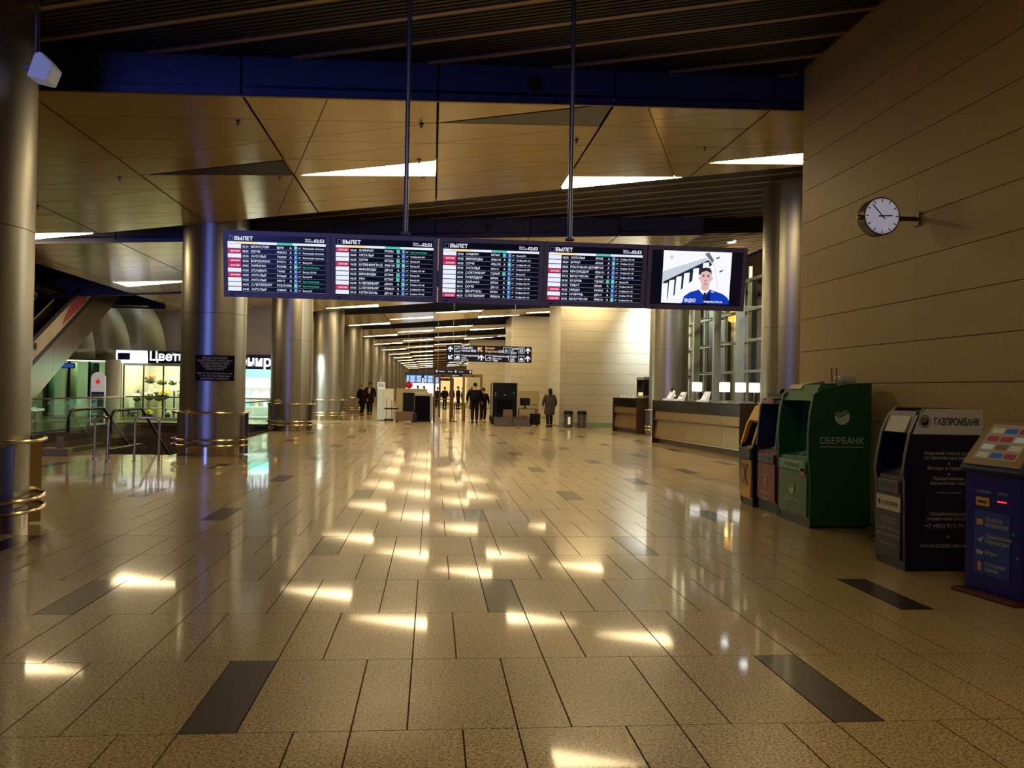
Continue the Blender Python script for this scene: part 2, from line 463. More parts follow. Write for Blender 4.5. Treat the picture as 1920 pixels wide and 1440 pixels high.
    for s in pieces:
        c = (sum(p[0] for p in s) / len(s), sum(p[1] for p in s) / len(s))
        if any(inside(c, t) for t in allt): continue
        s = inset(s, .0065 if n < 2 else .0035)
        if len(s) < 3: continue
        if n in (0, 1) and -10.3 < c[0] < 9 and area(s) > .05:
            mb = MB(); slab(mb, s, 0, .02); mb.build('panel', M_beige, ce)
        else: slab(joined, s, 0, .02)
    if joined.v: stuff(joined.build('panel_field', M_beige, ce))
    for t, m, l in lit: lamp_tri(t, l, G if l.startswith('small') else None, m)
    return ce
for n in range(-1, 14): build_bay(n)

def build_recess(n, xmax, mesh_cache={}):
    """dark slatted recess in front of fascia n; slats follow the A direction"""
    dY = PER * n
    ce = MB()
    c0 = A(5, -1)[0]
    corner = [(-17, c0 - LA * -0 - 17 * LA * -1), (xmax, c0 + LA * xmax), (xmax, B(-1)[0] + LB * xmax), (-9.6, B(-1)[0] - LB * 9.6)]
    corner[0] = (-9.6, c0 + LA * -9.6)
    poly = [(x, y + dY) for x, y in corner]
    slab(ce, poly, REC + .1, REC + .16)
    o = struct(ce.build('ceiling', M_void))
    c = c0 + .05; st = MB(); k = 0
    while c < B(-1)[0] + (LB - LA) * xmax:
        xl = max(-9.6, (c - B(-1)[0]) / (LB - LA) + .02); xr = xmax
        if xr - xl > .05:
            if k % 8 == 4:
                wd, dz, mb = .075, -.03, MB()
            else:
                wd, dz, mb = .055, 0, st
            p = (xl, c + LA * xl + dY, zs(xl) + .03 + dz); q = (xr, c + LA * xr + dY, zs(xr) + .03 + dz)
            mb.bar(p, q, wd, .06 if k % 8 != 4 else .035)
            if k % 8 == 4: mb.build('slat_profile', M_prof, o)
        c += .09; k += 1
    stuff(st.build('slats', M_slat, o))
build_recess(0, 5.2)
def slat_patch(xa, xb, c0, c1):
    o = MB(); P = [(xa, c0 + LA * xa), (xb, c0 + LA * xb), (xb, c1 + LA * xb), (xa, c1 + LA * xa)]
    slab(o, P, REC + .1, REC + .16); o = struct(o.build('ceiling', M_void)); st = MB(); c = c0; k = 0
    while c < c1:
        p = (xa, c + LA * xa, zs(xa) + .03); q = (xb, c + LA * xb, zs(xb) + .03)
        if k % 4 == 2: MB().bar((p[0], p[1], p[2] - .03), (q[0], q[1], q[2] - .03), .075, .035).build('slat_profile', M_prof, o)
        else: st.bar(p, q, .055, .06)
        c += .09; k += 1
    stuff(st.build('slats', M_slat, o))
slat_patch(7.32, 11.4, 24.4, 34.4)
for n in range(1, 14): build_recess(n, 11.4)

def build_fascia(n):
    c, m = B(-1, n)
    par = struct(MB().face([(-17, c - 17 * m + .06, zc(-17) + .02), (11.4, c + 11.4 * m + .06, zc(11.4) + .02),
                            (11.4, c + 11.4 * m + .06, zs(11.4) + .3), (-17, c - 17 * m + .06, zs(-17) + .3)]).build('trim_%d' % (n + 1), M_void))
    for k in range(len(STR) - 1):
        xa, xb = STR[k], STR[k + 1]
        if STR[k] == -10.3: continue
        if STR[k] == -12.25: xb = -9.8
        xa += .012; xb -= .012
        if n == 0 and xa > 5.3: continue
        if n == 1 and xa > 7.0: continue
        ya, yb = c + m * xa, c + m * xb
        mb = MB()
        V = []
        for dy in (0, .03):
            for x, y in ((xa, ya), (xb, yb)):
                V += [(x, y + dy, zc(x) - .03), (x, y + dy, zs(x) + .12)]
        mb.add(V, [(0, 2, 3, 1), (4, 5, 7, 6), (0, 4, 6, 2), (1, 3, 7, 5), (0, 1, 5, 4), (2, 6, 7, 3)])
        mb.build('panel', M_fascia, par)
    lip = MB().bar((-17, c - 17 * m - .01, zc(-17) - .035), (11.4, c + 11.4 * m - .01, zc(11.4) - .035), .05, .018)
    lip.build('edge_strip', M_lip, par)
for n in range(0, 14): build_fascia(n)
# rising shaft above the escalator opening
sh = MB()
hx0, hx1, hy0, hy1 = HOLE
for a, b in (((hx0 - .1, hy0, 4.4), (hx0, hy1, 8)), ((hx1, hy0, 4.65), (hx1 + .1, hy1, 8)), ((hx0, hy0 - .1, 4.4), (hx1, hy0, 8)), ((hx0, hy1, 4.4), (hx1, hy1 + .1, 8)), ((hx0, hy0, 8), (hx1, hy1, 8.1))):
    sh.box(a, b)
struct(sh.build('trim_20', mat('shaft_navy', (22, 26, 36), .5)))

# ------------------------------------------------------------------ walls
def panel_wall(name, x0, x1, y0, y1, z1, faces, mat_panel, zoff, ph=.458, pl=2.7, ref=0.0, xref=0.0):
    """a solid block clad with long stone panels on the given faces"""
    core = struct(MB().box((x0 + .03, y0 + .03, 0), (x1 - .03, y1 - .03, z1)).build(name, M_joint))
    g = .004
    def rows():
        z = zoff
        while z < z1 - .05:
            a, b = max(z, 0.02), min(z + ph, z1)
            if b - a > .05: yield a, b
            z += ph
    def cuts(a, b, r):
        k = math.floor((a - r) / pl); out = [a]
        t = r + (k + 1) * pl
        while t < b - .05:
            if t - a > .05: out.append(t)
            t += pl
        return out + [b]
    for fc in faces:
        for z0, z2 in rows():
            if fc in '-x+x'.split() or fc in ('-x', '+x'):
                cs = cuts(y0, y1, ref)
                for a, b in zip(cs, cs[1:]):
                    xx = (x0, x0 + .03) if fc == '-x' else (x1 - .03, x1)
                    MB().box((xx[0], a + .0012, z0 + g), (xx[1], b - .0012, z2 - g)).build('panel', mat_panel, core)
            else:
                cs = cuts(x0, x1, xref)
                for a, b in zip(cs, cs[1:]):
                    yy = (y0, y0 + .03) if fc == '-y' else (y1 - .03, y1)
                    MB().box((a + .0015, yy[0], z0 + g), (b - .0015, yy[1], z2 - g)).build('panel', mat_panel, core)
    return core
panel_wall('wall_right', 5.25, 5.8, -5.5, 11.7, 6.35, ('-x',), M_stone, -.13, ref=8.8)
panel_wall('wall_far_right', 5.46, 11.4, 36, 39.6, 5.9, ('-y', '-x'), M_white, .02, pl=2.2, xref=7.9)
panel_wall('wall_back_right', 4.45, 6.9, 48, 52, 5.8, ('-y', '-x'), M_white, .02, pl=2.4, xref=4.45)
panel_wall('wall_end_right', 3.0, 6.2, 70, 75, 5.7, ('-y', '-x'), M_white, .02, pl=2.4, xref=3.0)
M_plain = mat('plain_wall', (150, 138, 110), .6, noise=.04)
struct(MB().box((-18.3, -6, 0), (-18, 36, 5.5)).build('wall_left', M_plain))
struct(MB().box((-18, -6.3, 0), (6, -6, 6.4)).build('wall_back', M_plain))
struct(MB().box((-18, 155, 0), (12, 155.3, 6.5)).build('wall_end', M_plain))
struct(MB().box((5.8, 11.3, 0), (11.4, 11.6, 6.6)).build('wall_side', M_plain))
struct(MB().box((11.4, 39.6, 0), (11.6, 155, 6.6)).build('wall_far_side', M_plain))
# skirting below the white wall
bb = struct(MB().box((5.44, 35.9, 0), (11.4, 35.99, .2)).build('baseboard_far', mat('skirting_glass', (170, 190, 180), .2, metal=.3)))
tr = MB().tube([(6.0, 35.86, .42), (7.4, 35.86, .42)], .02); MB()
# walls of the escalator void
vw = MB(); D = -3.2
vw.box((VX0 - .2, VY0 - .2, D), (VX0, VY1 + .2, -.3)).box((VX1, VY0 - .2, D), (VX1 + .2, VY1 + .2, -.3)).box((VX0, VY0 - .2, D), (VX1, VY0, -.3)).box((VX0, VY1, D), (VX1, VY1 + .2, -.3)).box((VX0 - .2, VY0 - .2, D - .2), (VX1 + .2, VY1 + .2, D))
struct(vw.build('wall_void', mat('void_brown', (92, 72, 52), .45)))

# ------------------------------------------------------------------ glass curtain wall on the right
gw = struct(MB().box((11.1, 11.7, 0), (11.3, 36, .12)).build('window_1', M_alu))
ys = [13.7 + 2.4 * i for i in range(10)]
M_pane = glass('curtain_glass', (200, 205, 190), .02, .8)
for i, y in enumerate(ys):
    MB().box((10.35, y - .09, 0), (10.6, y + .09, zc(10.4))).build('post', M_alu, gw)
    MB().box((11.12, y + .94, .12), (11.24, y + 1.06, 6.1)).build('mullion', M_alu, gw)
    for z in (2.36, 3.45, 4.55):
        MB().box((10.60, y - .03, z - .03), (11.14, y + .03, z + .03)).build('bracket', M_alu, gw)
for z in (1.25, 2.36, 3.45, 4.55, 5.6):
    MB().box((11.08, 11.7, z - .05), (11.22, 36, z + .05)).build('transom', M_alu, gw)
yy = [11.7] + [y + 1.0 for y in ys]
zz = [.12, 1.25, 2.36, 3.45, 4.55, 5.6]
for a, b in zip(yy, yy[1:]):
    for c, d in zip(zz, zz[1:]):
        MB().box((11.165, a + .06, c + .05), (11.175, b - .06, d - .05)).build('pane', M_pane, gw)
struct(MB().box((11.4, 5, -.3), (30, 45, -.05)).build('floor_outside', mat('asphalt', (70, 68, 66), .8, noise=.1)))
struct(MB().box((17, 5, 0), (17.4, 45, 9)).build('wall_outside', mat('outside_render', (140, 124, 96), .7, noise=.08, nscale=1)))
struct(MB().box((-18, -6, 5.9), (6, 2.2, 6.1)).build('ceiling', M_void))

# ------------------------------------------------------------------ columns with guard rails
CR = .69
def arc(r, a0, a1, z, k=28): return [(r * cos(a0 + (a1 - a0) * i / k), r * sin(a0 + (a1 - a0) * i / k), z) for i in range(k + 1)]
def shell(r0, r1, a0, a1, z0, z1, k=14, ztop=None):
    mb = MB()
    A0 = arc(r1, a0, a1, 0, k); A1 = arc(r0, a0, a1, 0, k)
    n = k + 1
    zt = (lambda x: z1) if ztop is None else ztop
    V = [(x, y, z0) for x, y, _ in A0] + [(x, y, zt(x)) for x, y, _ in A0] + [(x, y, z0) for x, y, _ in A1] + [(x, y, zt(x)) for x, y, _ in A1]
    F = []
    for i in range(k):
        F += [(i, i + 1, n + i + 1, n + i), (2 * n + i + 1, 2 * n + i, 3 * n + i, 3 * n + i + 1), (n + i, n + i + 1, 3 * n + i + 1, 3 * n + i), (i + 1, i, 2 * n + i, 2 * n + i + 1)]
    F += [(0, n, 3 * n, 2 * n), (k, 2 * n + k, 3 * n + k, n + k)]
    return mb.add(V, F)
def column(x, y, label, guard=True, detail=True, rot=-1.75, span=3.3, top=None):
    t = thing('column', label, 'column', (x, y, 0))
    zt = (zs(x) + .05) if top is None else top
    MB().lathe([(CR - .012, .005), (CR - .012, zt)], 40).build('core', M_void, t, smooth=True)
    if detail:
        for k in range(4):
            a0 = rot - .05 + k * pi / 2 + .006; a1 = a0 + pi / 2 - .012
            shell(CR - .01, CR, a0, a1, .205, 3.08).build('panel', M_col, t, smooth=True)
            shell(CR - .01, CR, a0, a1, 3.088, zt).build('panel', M_col, t, smooth=True)
        MB().lathe([(CR + .006, 0), (CR + .006, .2), (CR - .02, .205)], 48, cap=False).build('base_cladding', M_chrome, t, smooth=True)
    else:
        MB().lathe([(CR, 0), (CR, zt)], 28).build('panel', M_col, t, smooth=True)
    if guard:
        gr = CR + .14; a0 = rot - span / 2; a1 = rot + span / 2
        for z in (.22, .34, .93):
            MB().tube(arc(gr, a0, a1, z, 30 if detail else 16), .024 if z < .9 else .021, 8 if detail else 6).build('guard_rail', M_rail, t, smooth=True)
        for k in range(4):
            a = a0 + .05 + (a1 - a0 - .1) * k / 3
            p = Vector((cos(a), sin(a), 0)); s_ = Vector((-sin(a), cos(a), 0)) * .006
            mb = MB(); q0 = p * (CR + .005); q1 = p * (gr - .01)
            V = []
            for s in (-1, 1):
                V += [q0 + s_ * s + Vector((0, 0, .02)), q1 + s_ * s + Vector((0, 0, .02)), q1 + s_ * s + Vector((0, 0, .95)), q0 + s_ * s + Vector((0, 0, .86))]
            mb.add(V, [(0, 1, 2, 3), (7, 6, 5, 4), (0, 4, 5, 1), (1, 5, 6, 2), (2, 6, 7, 3), (3, 7, 4, 0)])
            mb.build('bracket', M_chrome, t)
    return t
column(-4.85, 9.1, 'brushed steel column nearest the camera at the left edge of the hall', rot=-.95)
column(-4.85, 19.3, 'brushed steel column with the small black notice plaque')
column(-4.85, 29.7, 'third steel column of the left row, behind the one with the plaque', rot=-.9)
column(-4.85, 40.1, 'fourth steel column of the left row, beside the walking couple', rot=-.9)
column(-4.85, 50.5, 'fifth steel column of the left row, behind the walking couple', detail=False, rot=-.9)
for i in range(6, 15):
    column(-4.85, 50.5 + 10.3 * (i - 5), '%s steel column of the left row, counted from the camera' % {6: 'sixth', 7: 'seventh', 8: 'eighth', 9: 'ninth', 10: 'tenth', 11: 'eleventh', 12: 'twelfth', 13: 'thirteenth', 14: 'fourteenth'}[i], guard=False, detail=False)
column(8.27, 18.85, 'brushed steel column half hidden behind the edge of the stone wall', rot=-2.4)
column(8.45, 29.7, 'brushed steel column standing behind the lit service counter', rot=-2.6)

# ------------------------------------------------------------------ departure boards
BY, BT, BBOT = 8.6, 3.075, 2.42
BXS = [-2.108, -1.046, .034, 1.119, 2.207, 3.285]
M_bez = mat('bezel_grey', (122, 118, 140), .5, noise=.03)
M_scr = mat('screen_black', (4, 6, 14), .25, emit=(6, 8, 24), estr=.8)
M_tw = emat('screen_white', (235, 240, 255), 1.0)
M_tg = emat('screen_green', (60, 220, 140), .75)
M_tp = emat('screen_pink', (226, 62, 108), .8)
M_tb = emat('screen_blue', (60, 130, 210), .8)
M_tt = emat('screen_teal', (90, 210, 200), .85)
M_tc = emat('screen_cream', (250, 226, 180), 1.0)
M_ln = emat('screen_line', (150, 160, 200), .6)
TILT = radians(9)
def board_frame(i, label):
    x0, x1 = BXS[i] + .006, BXS[i + 1] - .006
    bzw = 0
    w_ = x1 - x0; h = (BT - BBOT) / cos(TILT)
    t = thing('departure_board' if i < 4 else 'video_screen', label, 'screen', ((x0 + x1) / 2, BY + .11, BBOT))
    t.rotation_euler = (TILT, 0, 0)
    bz = .052; hh = h
    mb = MB().box((-w_ / 2, .012, 0), (w_ / 2, .16, hh)); mb.build('housing', M_bez, t, bevel=.012)
    mb = MB()
    mb.box((-w_ / 2, 0, 0), (w_ / 2, .012, bz)).box((-w_ / 2, 0, hh - bz * .85), (w_ / 2, .012, hh)).box((-w_ / 2, 0, bz), (-w_ / 2 + bz * .85, .012, hh - bz * .85)).box((w_ / 2 - bz * .85, 0, bz), (w_ / 2, .012, hh - bz * .85))
    mb.build('bezel', M_bez, t)
    MB().box((-w_ / 2 + .06, -.002, .018), (-w_ / 2 + .10, .0, .03)).build('badge', M_black, t)
    sx0, sx1, sz0, sz1 = -w_ / 2 + bz * .85, w_ / 2 - bz * .85, bz, hh - bz * .85
    s = MB().box((sx0, .006, sz0), (sx1, .0115, sz1)).build('screen', M_scr, t)
    return t, s, sx0, sx1, sz0, sz1
U, V_ = Vector((1, 0, 0)), Vector((0, 0, 1))
DATA = [
 [('02:10', 'МОНАСТИР', 'BJ598', 'A', 'Регистрация закончена', 0), ('02:55', 'СОЧИ', 'ФВ5521', 'A', 'Регистрация закончена', 1), ('03:20', 'АНТАЛЬЯ', 'ТК3997', 'A', 'Регистрация закончена', 0), ('03:30', 'БАРСЕЛОНА', 'РУ0711', 'A', 'Выход 303', 1), ('04:05', 'ЛАРНАКА', 'РУ0709', 'A', 'Идет регистрация', 1),
  ('04:30', 'СТАМБУЛ', 'ТК403', 'A', 'Выход 103,104', 0), ('04:30', 'АНТАЛЬЯ', 'РУ0669', 'A', 'Выход 003', 1), ('04:35', 'АНТАЛЬЯ', 'N9517', 'A', 'Идет регистрация', 0), ('04:35', 'С-ПЕТЕРБУРГ', 'РС5ЛМ07', 'A', 'Идет регистрация', 0), ('04:45', 'АНТАЛЬЯ', 'БЗ8003', 'A', 'Выход 20С', 0)],
 [('05:40', 'ЛАРНАКА', 'РУ0701', '', 'Идет регистрация', 1), ('06:00', 'АНТАЛЬЯ', 'НН101', 'A', 'Стойки 001-004', 0), ('06:05', 'СОЧИ', 'ЮТ250', '', 'Выход 001', 0), ('06:20', 'КАЛИНИНГРАД', 'ФВ6128', '', 'Выход 001', 1), ('06:20', 'МИН.ВОДЫ', 'ДР165', 'A', 'Стойки 139-148', 0),
  ('06:25', 'МИН.ВОДЫ', 'ЮТ043', '', 'Выход 001', 0), ('06:30', 'УФА', 'ЮТ307', '', 'Выход 001', 0), ('06:40', 'С-ПЕТЕРБУРГ', 'ДР505', 'A', 'Стойки 139-148', 0), ('07:00', 'С-ПЕТЕРБУРГ', 'ФВ6653', 'A', 'Стойки 001-101', 1), ('07:10', 'АСТРАХАНЬ', 'ДР163', 'A', 'Стойки 139-148', 0)],
 [('07:20', 'САМАРА', 'ЮТ407', '', 'Выход 001', 0), ('07:25', 'МИН.ВОДЫ', 'ФВ6110', 'A', 'Стойки 001-101', 1), ('07:25', 'СОЧИ', 'ФВ6170', 'A', 'Стойки 001-101', 1), ('07:30', 'АНТАЛЬЯ', 'НН111', 'A', 'Стойки 001-007', 0), ('07:50', 'С-ПЕТЕРБУРГ', 'ГД4607', '', 'Выход 001', 0),
  ('08:00', 'ПАВЛОДАР', 'БР503', 'A', 'Стойки 139-148', 0), ('08:05', 'ЛАРНАКА', 'БР503', 'A', 'Стойки 103-137', 0), ('08:10', 'СОЧИ', 'ДР115', 'A', 'Стойки 139-148', 0), ('08:20', 'ЗВАРТНОЦ', 'БР601', 'A', 'Стойки 103-137', 0), ('08:30', 'С-ПЕТЕРБУРГ', 'ФВ6018', 'A', 'Стойки 001-101', 1)],
 [('08:30', 'АНТАЛЬЯ', 'БР605', 'A', 'Стойки 139-148', 0), ('08:50', 'ВАРНА', 'БР603', 'A', 'Стойки 103-137', 0), ('08:55', 'РОСТОВ-НА-ДОНУ', 'ДР105', 'A', 'Стойки 139-148', 0), ('09:00', 'КРАСНОДАР', 'ФВ6111', 'A', 'Стойки 001-101', 1), ('09:10', 'МАХАЧКАЛА', 'ДР103', 'A', 'Стойки 139-148', 0),
  ('09:20', 'КАЗАНЬ', 'ГД4607', '', 'Выход 001', 0), ('09:25', 'ТИВАТ', 'БР605', 'A', 'Стойки 103-137', 0), ('09:25', 'НИЦЦА', 'РУ0929', 'A', 'Стойки 001-101', 1), ('09:30', 'НАЗРАНЬ', 'ДР171', 'A', 'Стойки 139-148', 0), ('09:30', 'МАХАЧКАЛА', 'ФВ6161', 'A', 'Стойки 001-101', 1)]]
lab4 = ['leftmost departure board hanging in front of the plaque column', 'second departure board from the left, hung from the left pole', 'middle departure board between the two hanging poles', 'fourth departure board, next to the video screen, under the right pole']
for bi in range(4):
    t, scr, x0, x1, z0, z1 = board_frame(bi, lab4[bi])
    W, Hh = x1 - x0, z1 - z0; y = .0045
    P = lambda fx, fz: (x0 + W * fx, y, z1 - Hh * fz)
    def rect(mb, a, b, c, d, mi=0, dy=0):
        p, q = P(a, b), P(c, d); mb.face([(p[0], y + dy, q[2]), (q[0], y + dy, q[2]), (q[0], y + dy, p[2]), (p[0], y + dy, p[2])], mi)
    mw, mg = MB(), MB()
    cells = MB()       # 0 white 1 pink 2 blue 3 teal 4 cream 5 line
    rect(cells, .015, .02, .055, .105, 5); rect(cells, .019, .027, .051, .098, 6, -.0004)
    mw.add([P(.024, .06), P(.046, .045), P(.046, .055), P(.026, .075)], [(3, 2, 1, 0)])
    put_text(mw, 'ВЫЛЕТ', P(.07, .092), U, V_, .052, bold=.03)
    put_text(mw, '02:53', P(.985, .092), U, V_, .046, 'r', bold=.03)
    put_text(mw, 'Время', P(.79, .055), U, V_, .018); put_text(mw, '04.05.2018', P(.79, .092), U, V_, .021)
    rect(cells, .0, .118, 1, .158, 0); rect(cells, .08, .118, .3, .158, 4, -.0004); rect(cells, .5, .118, .6, .158, 3, -.0006); rect(cells, .6, .118, .66, .158, 3, -.0008)
    rh = .083; r0 = .163
    for k, (tm, city, fl, term, stt, pink) in enumerate(DATA[bi]):
        a = r0 + rh * k; b = a + rh
        rect(cells, .0, a, .135, b - .012, 1 if pink else 0)
        if pink: put_text(mw, 'россия', (P(.03, 0)[0], y - .001, P(0, b - .034)[2]), U, V_, .026)
        base = b - .026
        put_text(mw, tm, P(.15, base), U, V_, .029, bold=.012, fit=W * .06)
        put_text(mw, city, P(.235, base), U, V_, .031, bold=.016)
        put_text(mw, fl, P(.5, base), U, V_, .029, bold=.012)
        if term: put_text(mw, term, P(.64, base), U, V_, .031, 'c', bold=.014)
        else: rect(cells, .62, a + .008, .655, b - .012, 3)
        rect(cells, .675, a + .004, .708, b - .012, 2 if (k + bi) % 4 else 3)
        put_text(mw, 'C', (P(.692, 0)[0], y - .001, P(0, base)[2]), U, V_, .03, 'c')
        put_text(mw, '+7°', P(.715, base), U, V_, .022)
        put_text(mg if stt.startswith('Идет') else mw, stt, P(.765, base), U, V_, .024, bold=.008, fit=W * min(.215, .0105 * len(stt)))
        rect(cells, .14, b - .007, .995, b - .002, 5)
    stuff(cells.build('table_cells', [M_tw, M_tp, M_tb, M_tt, M_tc, M_ln, M_scr], scr))
    stuff(mw.build('lettering', M_tw, scr))
    if mg.v: stuff(mg.build('green_lettering', M_tg, scr))
t, scr, x0, x1, z0, z1 = board_frame(4, 'video screen with a man in blue uniform, rightmost of the hanging row')
def video():
    W, Hh = x1 - x0, z1 - z0
    a0, a1 = x0 + W * .125, x0 + W * .875
    mats = [emat('pic_white', (248, 250, 255), 1.0), emat('pic_grey', (120, 130, 150), .8), emat('pic_dark', (40, 48, 66), .8), emat('pic_blue', (20, 60, 190), .9), emat('pic_navy', (12, 30, 110), .8), emat('pic_skin', (236, 196, 190), .9), emat('pic_hair', (60, 50, 52), .7), emat('pic_shade', (206, 214, 226), .95), emat('pic_green', (80, 190, 120), .8)]
    mb = MB(); lay = [0]
    def poly(pts, mi):
        lay[0] += 1; yy = .0055 - lay[0] * .00012
        Q = [(a0 + (a1 - a0) * u, yy, z1 - Hh * v) for u, v in pts]
        s = sum(Q[i][0] * Q[(i + 1) % len(Q)][2] - Q[(i + 1) % len(Q)][0] * Q[i][2] for i in range(len(Q)))
        mb.face(Q if s > 0 else Q[::-1], mi)
    def ell(cx, cy, rx, ry, mi, k=18): poly([(cx + rx * cos(2 * pi * i / k), cy + ry * sin(2 * pi * i / k)) for i in range(k)], mi)
    poly([(0, .01), (1, .01), (1, .97), (0, .97)], 0)
    poly([(0, .42), (.03, .38), (.62, .12), (.7, .22), (.08, .58), (0, .62)], 7)
    poly([(.02, .58), (.66, .16), (.72, .24), (.5, .48), (.06, .97), (.02, .97)], 2)
    for u, tp in ((.03, .62), (.12, .56), (.22, .49), (.33, .42), (.46, .33), (.6, .22)):
        poly([(u - .015, tp), (u + .055 + u * .03, tp - .02), (u + .05 + u * .03, .97), (u - .03, .97)], 0)
    poly([(.6, .05), (.66, .02), (.74, .16), (.72, .22)], 1)
    poly([(.74, .2), (.745, .2), (.83, .7), (.82, .7)], 7)
    for u, v in ((.77, .1), (.83, .34)): poly([(u, v + .02), (u + .05, v - .01), (u + .05, v + .015), (u, v + .045)], 2)
    poly([(.3, .97), (.33, .84), (.42, .76), (.5, .73), (.56, .70), (.7, .70), (.78, .73), (.9, .78), (.97, .84), (1, .9), (1, .97)], 3)
    poly([(.6, .72), (.66, .83), (.72, .70), (.72, .97), (.62, .97)], 4)
    poly([(.56, .66), (.7, .66), (.7, .72), (.63, .82), (.55, .72)], 0)
    poly([(.62, .76), (.65, .76), (.66, .86), (.635, .93), (.615, .86)], 2)
    poly([(.575, .58), (.695, .58), (.69, .70), (.63, .74), (.58, .70)], 5)
    ell(.635, .48, .083, .165, 5); ell(.545, .5, .013, .035, 5); ell(.725, .5, .013, .035, 5)
    poly([(.55, .44), (.55, .36), (.58, .31), (.63, .295), (.69, .31), (.715, .36), (.72, .44), (.70, .39), (.64, .36), (.575, .385)], 6)
    ell(.6, .46, .016, .012, 6); ell(.67, .46, .016, .012, 6)
    poly([(.575, .43), (.62, .435), (.62, .445), (.575, .44)], 6); poly([(.65, .435), (.7, .43), (.7, .44), (.65, .445)], 6)
    poly([(.625, .54), (.645, .54), (.65, .555), (.62, .555)], 6); poly([(.61, .6), (.665, .6), (.66, .61), (.615, .61)], 6)
    poly([(.72, .73), (.78, .74), (.76, .76), (.72, .75)], 7)
    ell(.12, .13, .02, .03, 8); ell(.12, .13, .012, .018, 0)
    stuff(mb.build('picture', mats, scr))
    tx = MB()
    put_text(tx, 'ВСЁ БУДЕТ ВИДНО', (a0 + .06, .0018, z1 - Hh * .945), U, V_, .05, bold=.03, fit=.31)
    put_text(tx, 'genproc.gov.ru', (a0 + (a1 - a0) * .62, .0018, z1 - Hh * .945), U, V_, .034, bold=.03)
    stuff(tx.build('lettering', M_tw, scr))
video()
for xx, l in ((-.305, 'left thin steel pole holding the departure boards'), (1.395, 'right thin steel pole holding the departure boards')):
    p = thing('hanging_pole', l, 'pole', (xx, BY + .10, BT + .03))
    zt = zs(xx) - BT - .03
    MB().lathe([(.024, .02), (.024, zt)], 14).build('tube', mat('pole_steel', (150, 156, 160), .35, metal=.9), p, smooth=True)
    MB().lathe([(.05, 0), (.05, .018), (.026, .03)], 16).build('foot_plate', M_bez, p, smooth=True)
    MB().lathe([(.026, zt - .05), (.06, zt - .02), (.06, zt)], 16).build('ceiling_rose', M_bez, p, smooth=True)

# ------------------------------------------------------------------ bank machines along the right wall (all face the hall, -X)
UF, VF = Vector((0, -1, 0)), Vector((0, 0, 1))      # text on a face looking to -X
US = Vector((1, 0, 0))                               # text on a face looking to -Y
def M(n, c, r=.35, **k): return mat(n, c, r, **k)
M_lw = mat('print_white', (232, 236, 236), .5)
M_lb = mat('print_black', (18, 18, 22), .5)
M_slot = mat('slot_black', (10, 10, 12), .3)
M_scrd = mat('atm_screen', (18, 26, 30), .12, emit=(10, 26, 24), estr=.25)
M_key = mat('keypad_steel', (150, 150, 148), .3, metal=.8)
def disc(mb, c, r, axis, k=24, mi=0, d=.001):
    """flat disc facing -axis"""
    for i in range(k):
        pass
    P = [(r * cos(2 * pi * i / k), r * sin(2 * pi * i / k)) for i in range(k)]
    if axis == 'y': mb.face([(c[0] + a, c[1] - d, c[2] + b) for a, b in P], mi)
    else: mb.face([(c[0] - d, c[1] - a, c[2] + b) for a, b in P], mi)
def check_logo(mb, c, r, axis):
    """round emblem cut by three rising check strokes"""
    def put(pts, ):
        if axis == 'y': mb.face([(c[0] + a, c[1], c[2] + b) for a, b in pts])
        else: mb.face([(c[0], c[1] - a, c[2] + b) for a, b in pts])
    n = 26
    # lower bowl: circle below the check line
    def line(x, o): return (-.15 + o - (x + .35) * .55 if x < -.35 else -.15 + o + (x + .35) * .52)
    for o0, o1 in ((-9, 0), (.14, .27), (.41, .54)):
        xs = [-1 + 2 * i / n for i in range(n + 1)]
        for a, b in zip(xs, xs[1:]):
            q = []
            for x, s in ((a, 0), (b, 0), (b, 1), (a, 1)):
                yl = sqrt(max(0, 1 - x * x)); lo, hi = -yl, yl
                v0 = max(lo, line(x, o0)) if o0 > -5 else lo; v1 = min(hi, line(x, o1)) if o0 < -5 else min(hi * 1.0 + .0 if False else hi, line(x, o1))
                v1 = max(v1, v0); q.append((x * r, (v0 if s == 0 else v1) * r))
            if max(p[1] for p in q) - min(p[1] for p in q) > 1e-4 and abs(q[2][1] - q[1][1]) + abs(q[3][1] - q[0][1]) > 1e-4: put(q)
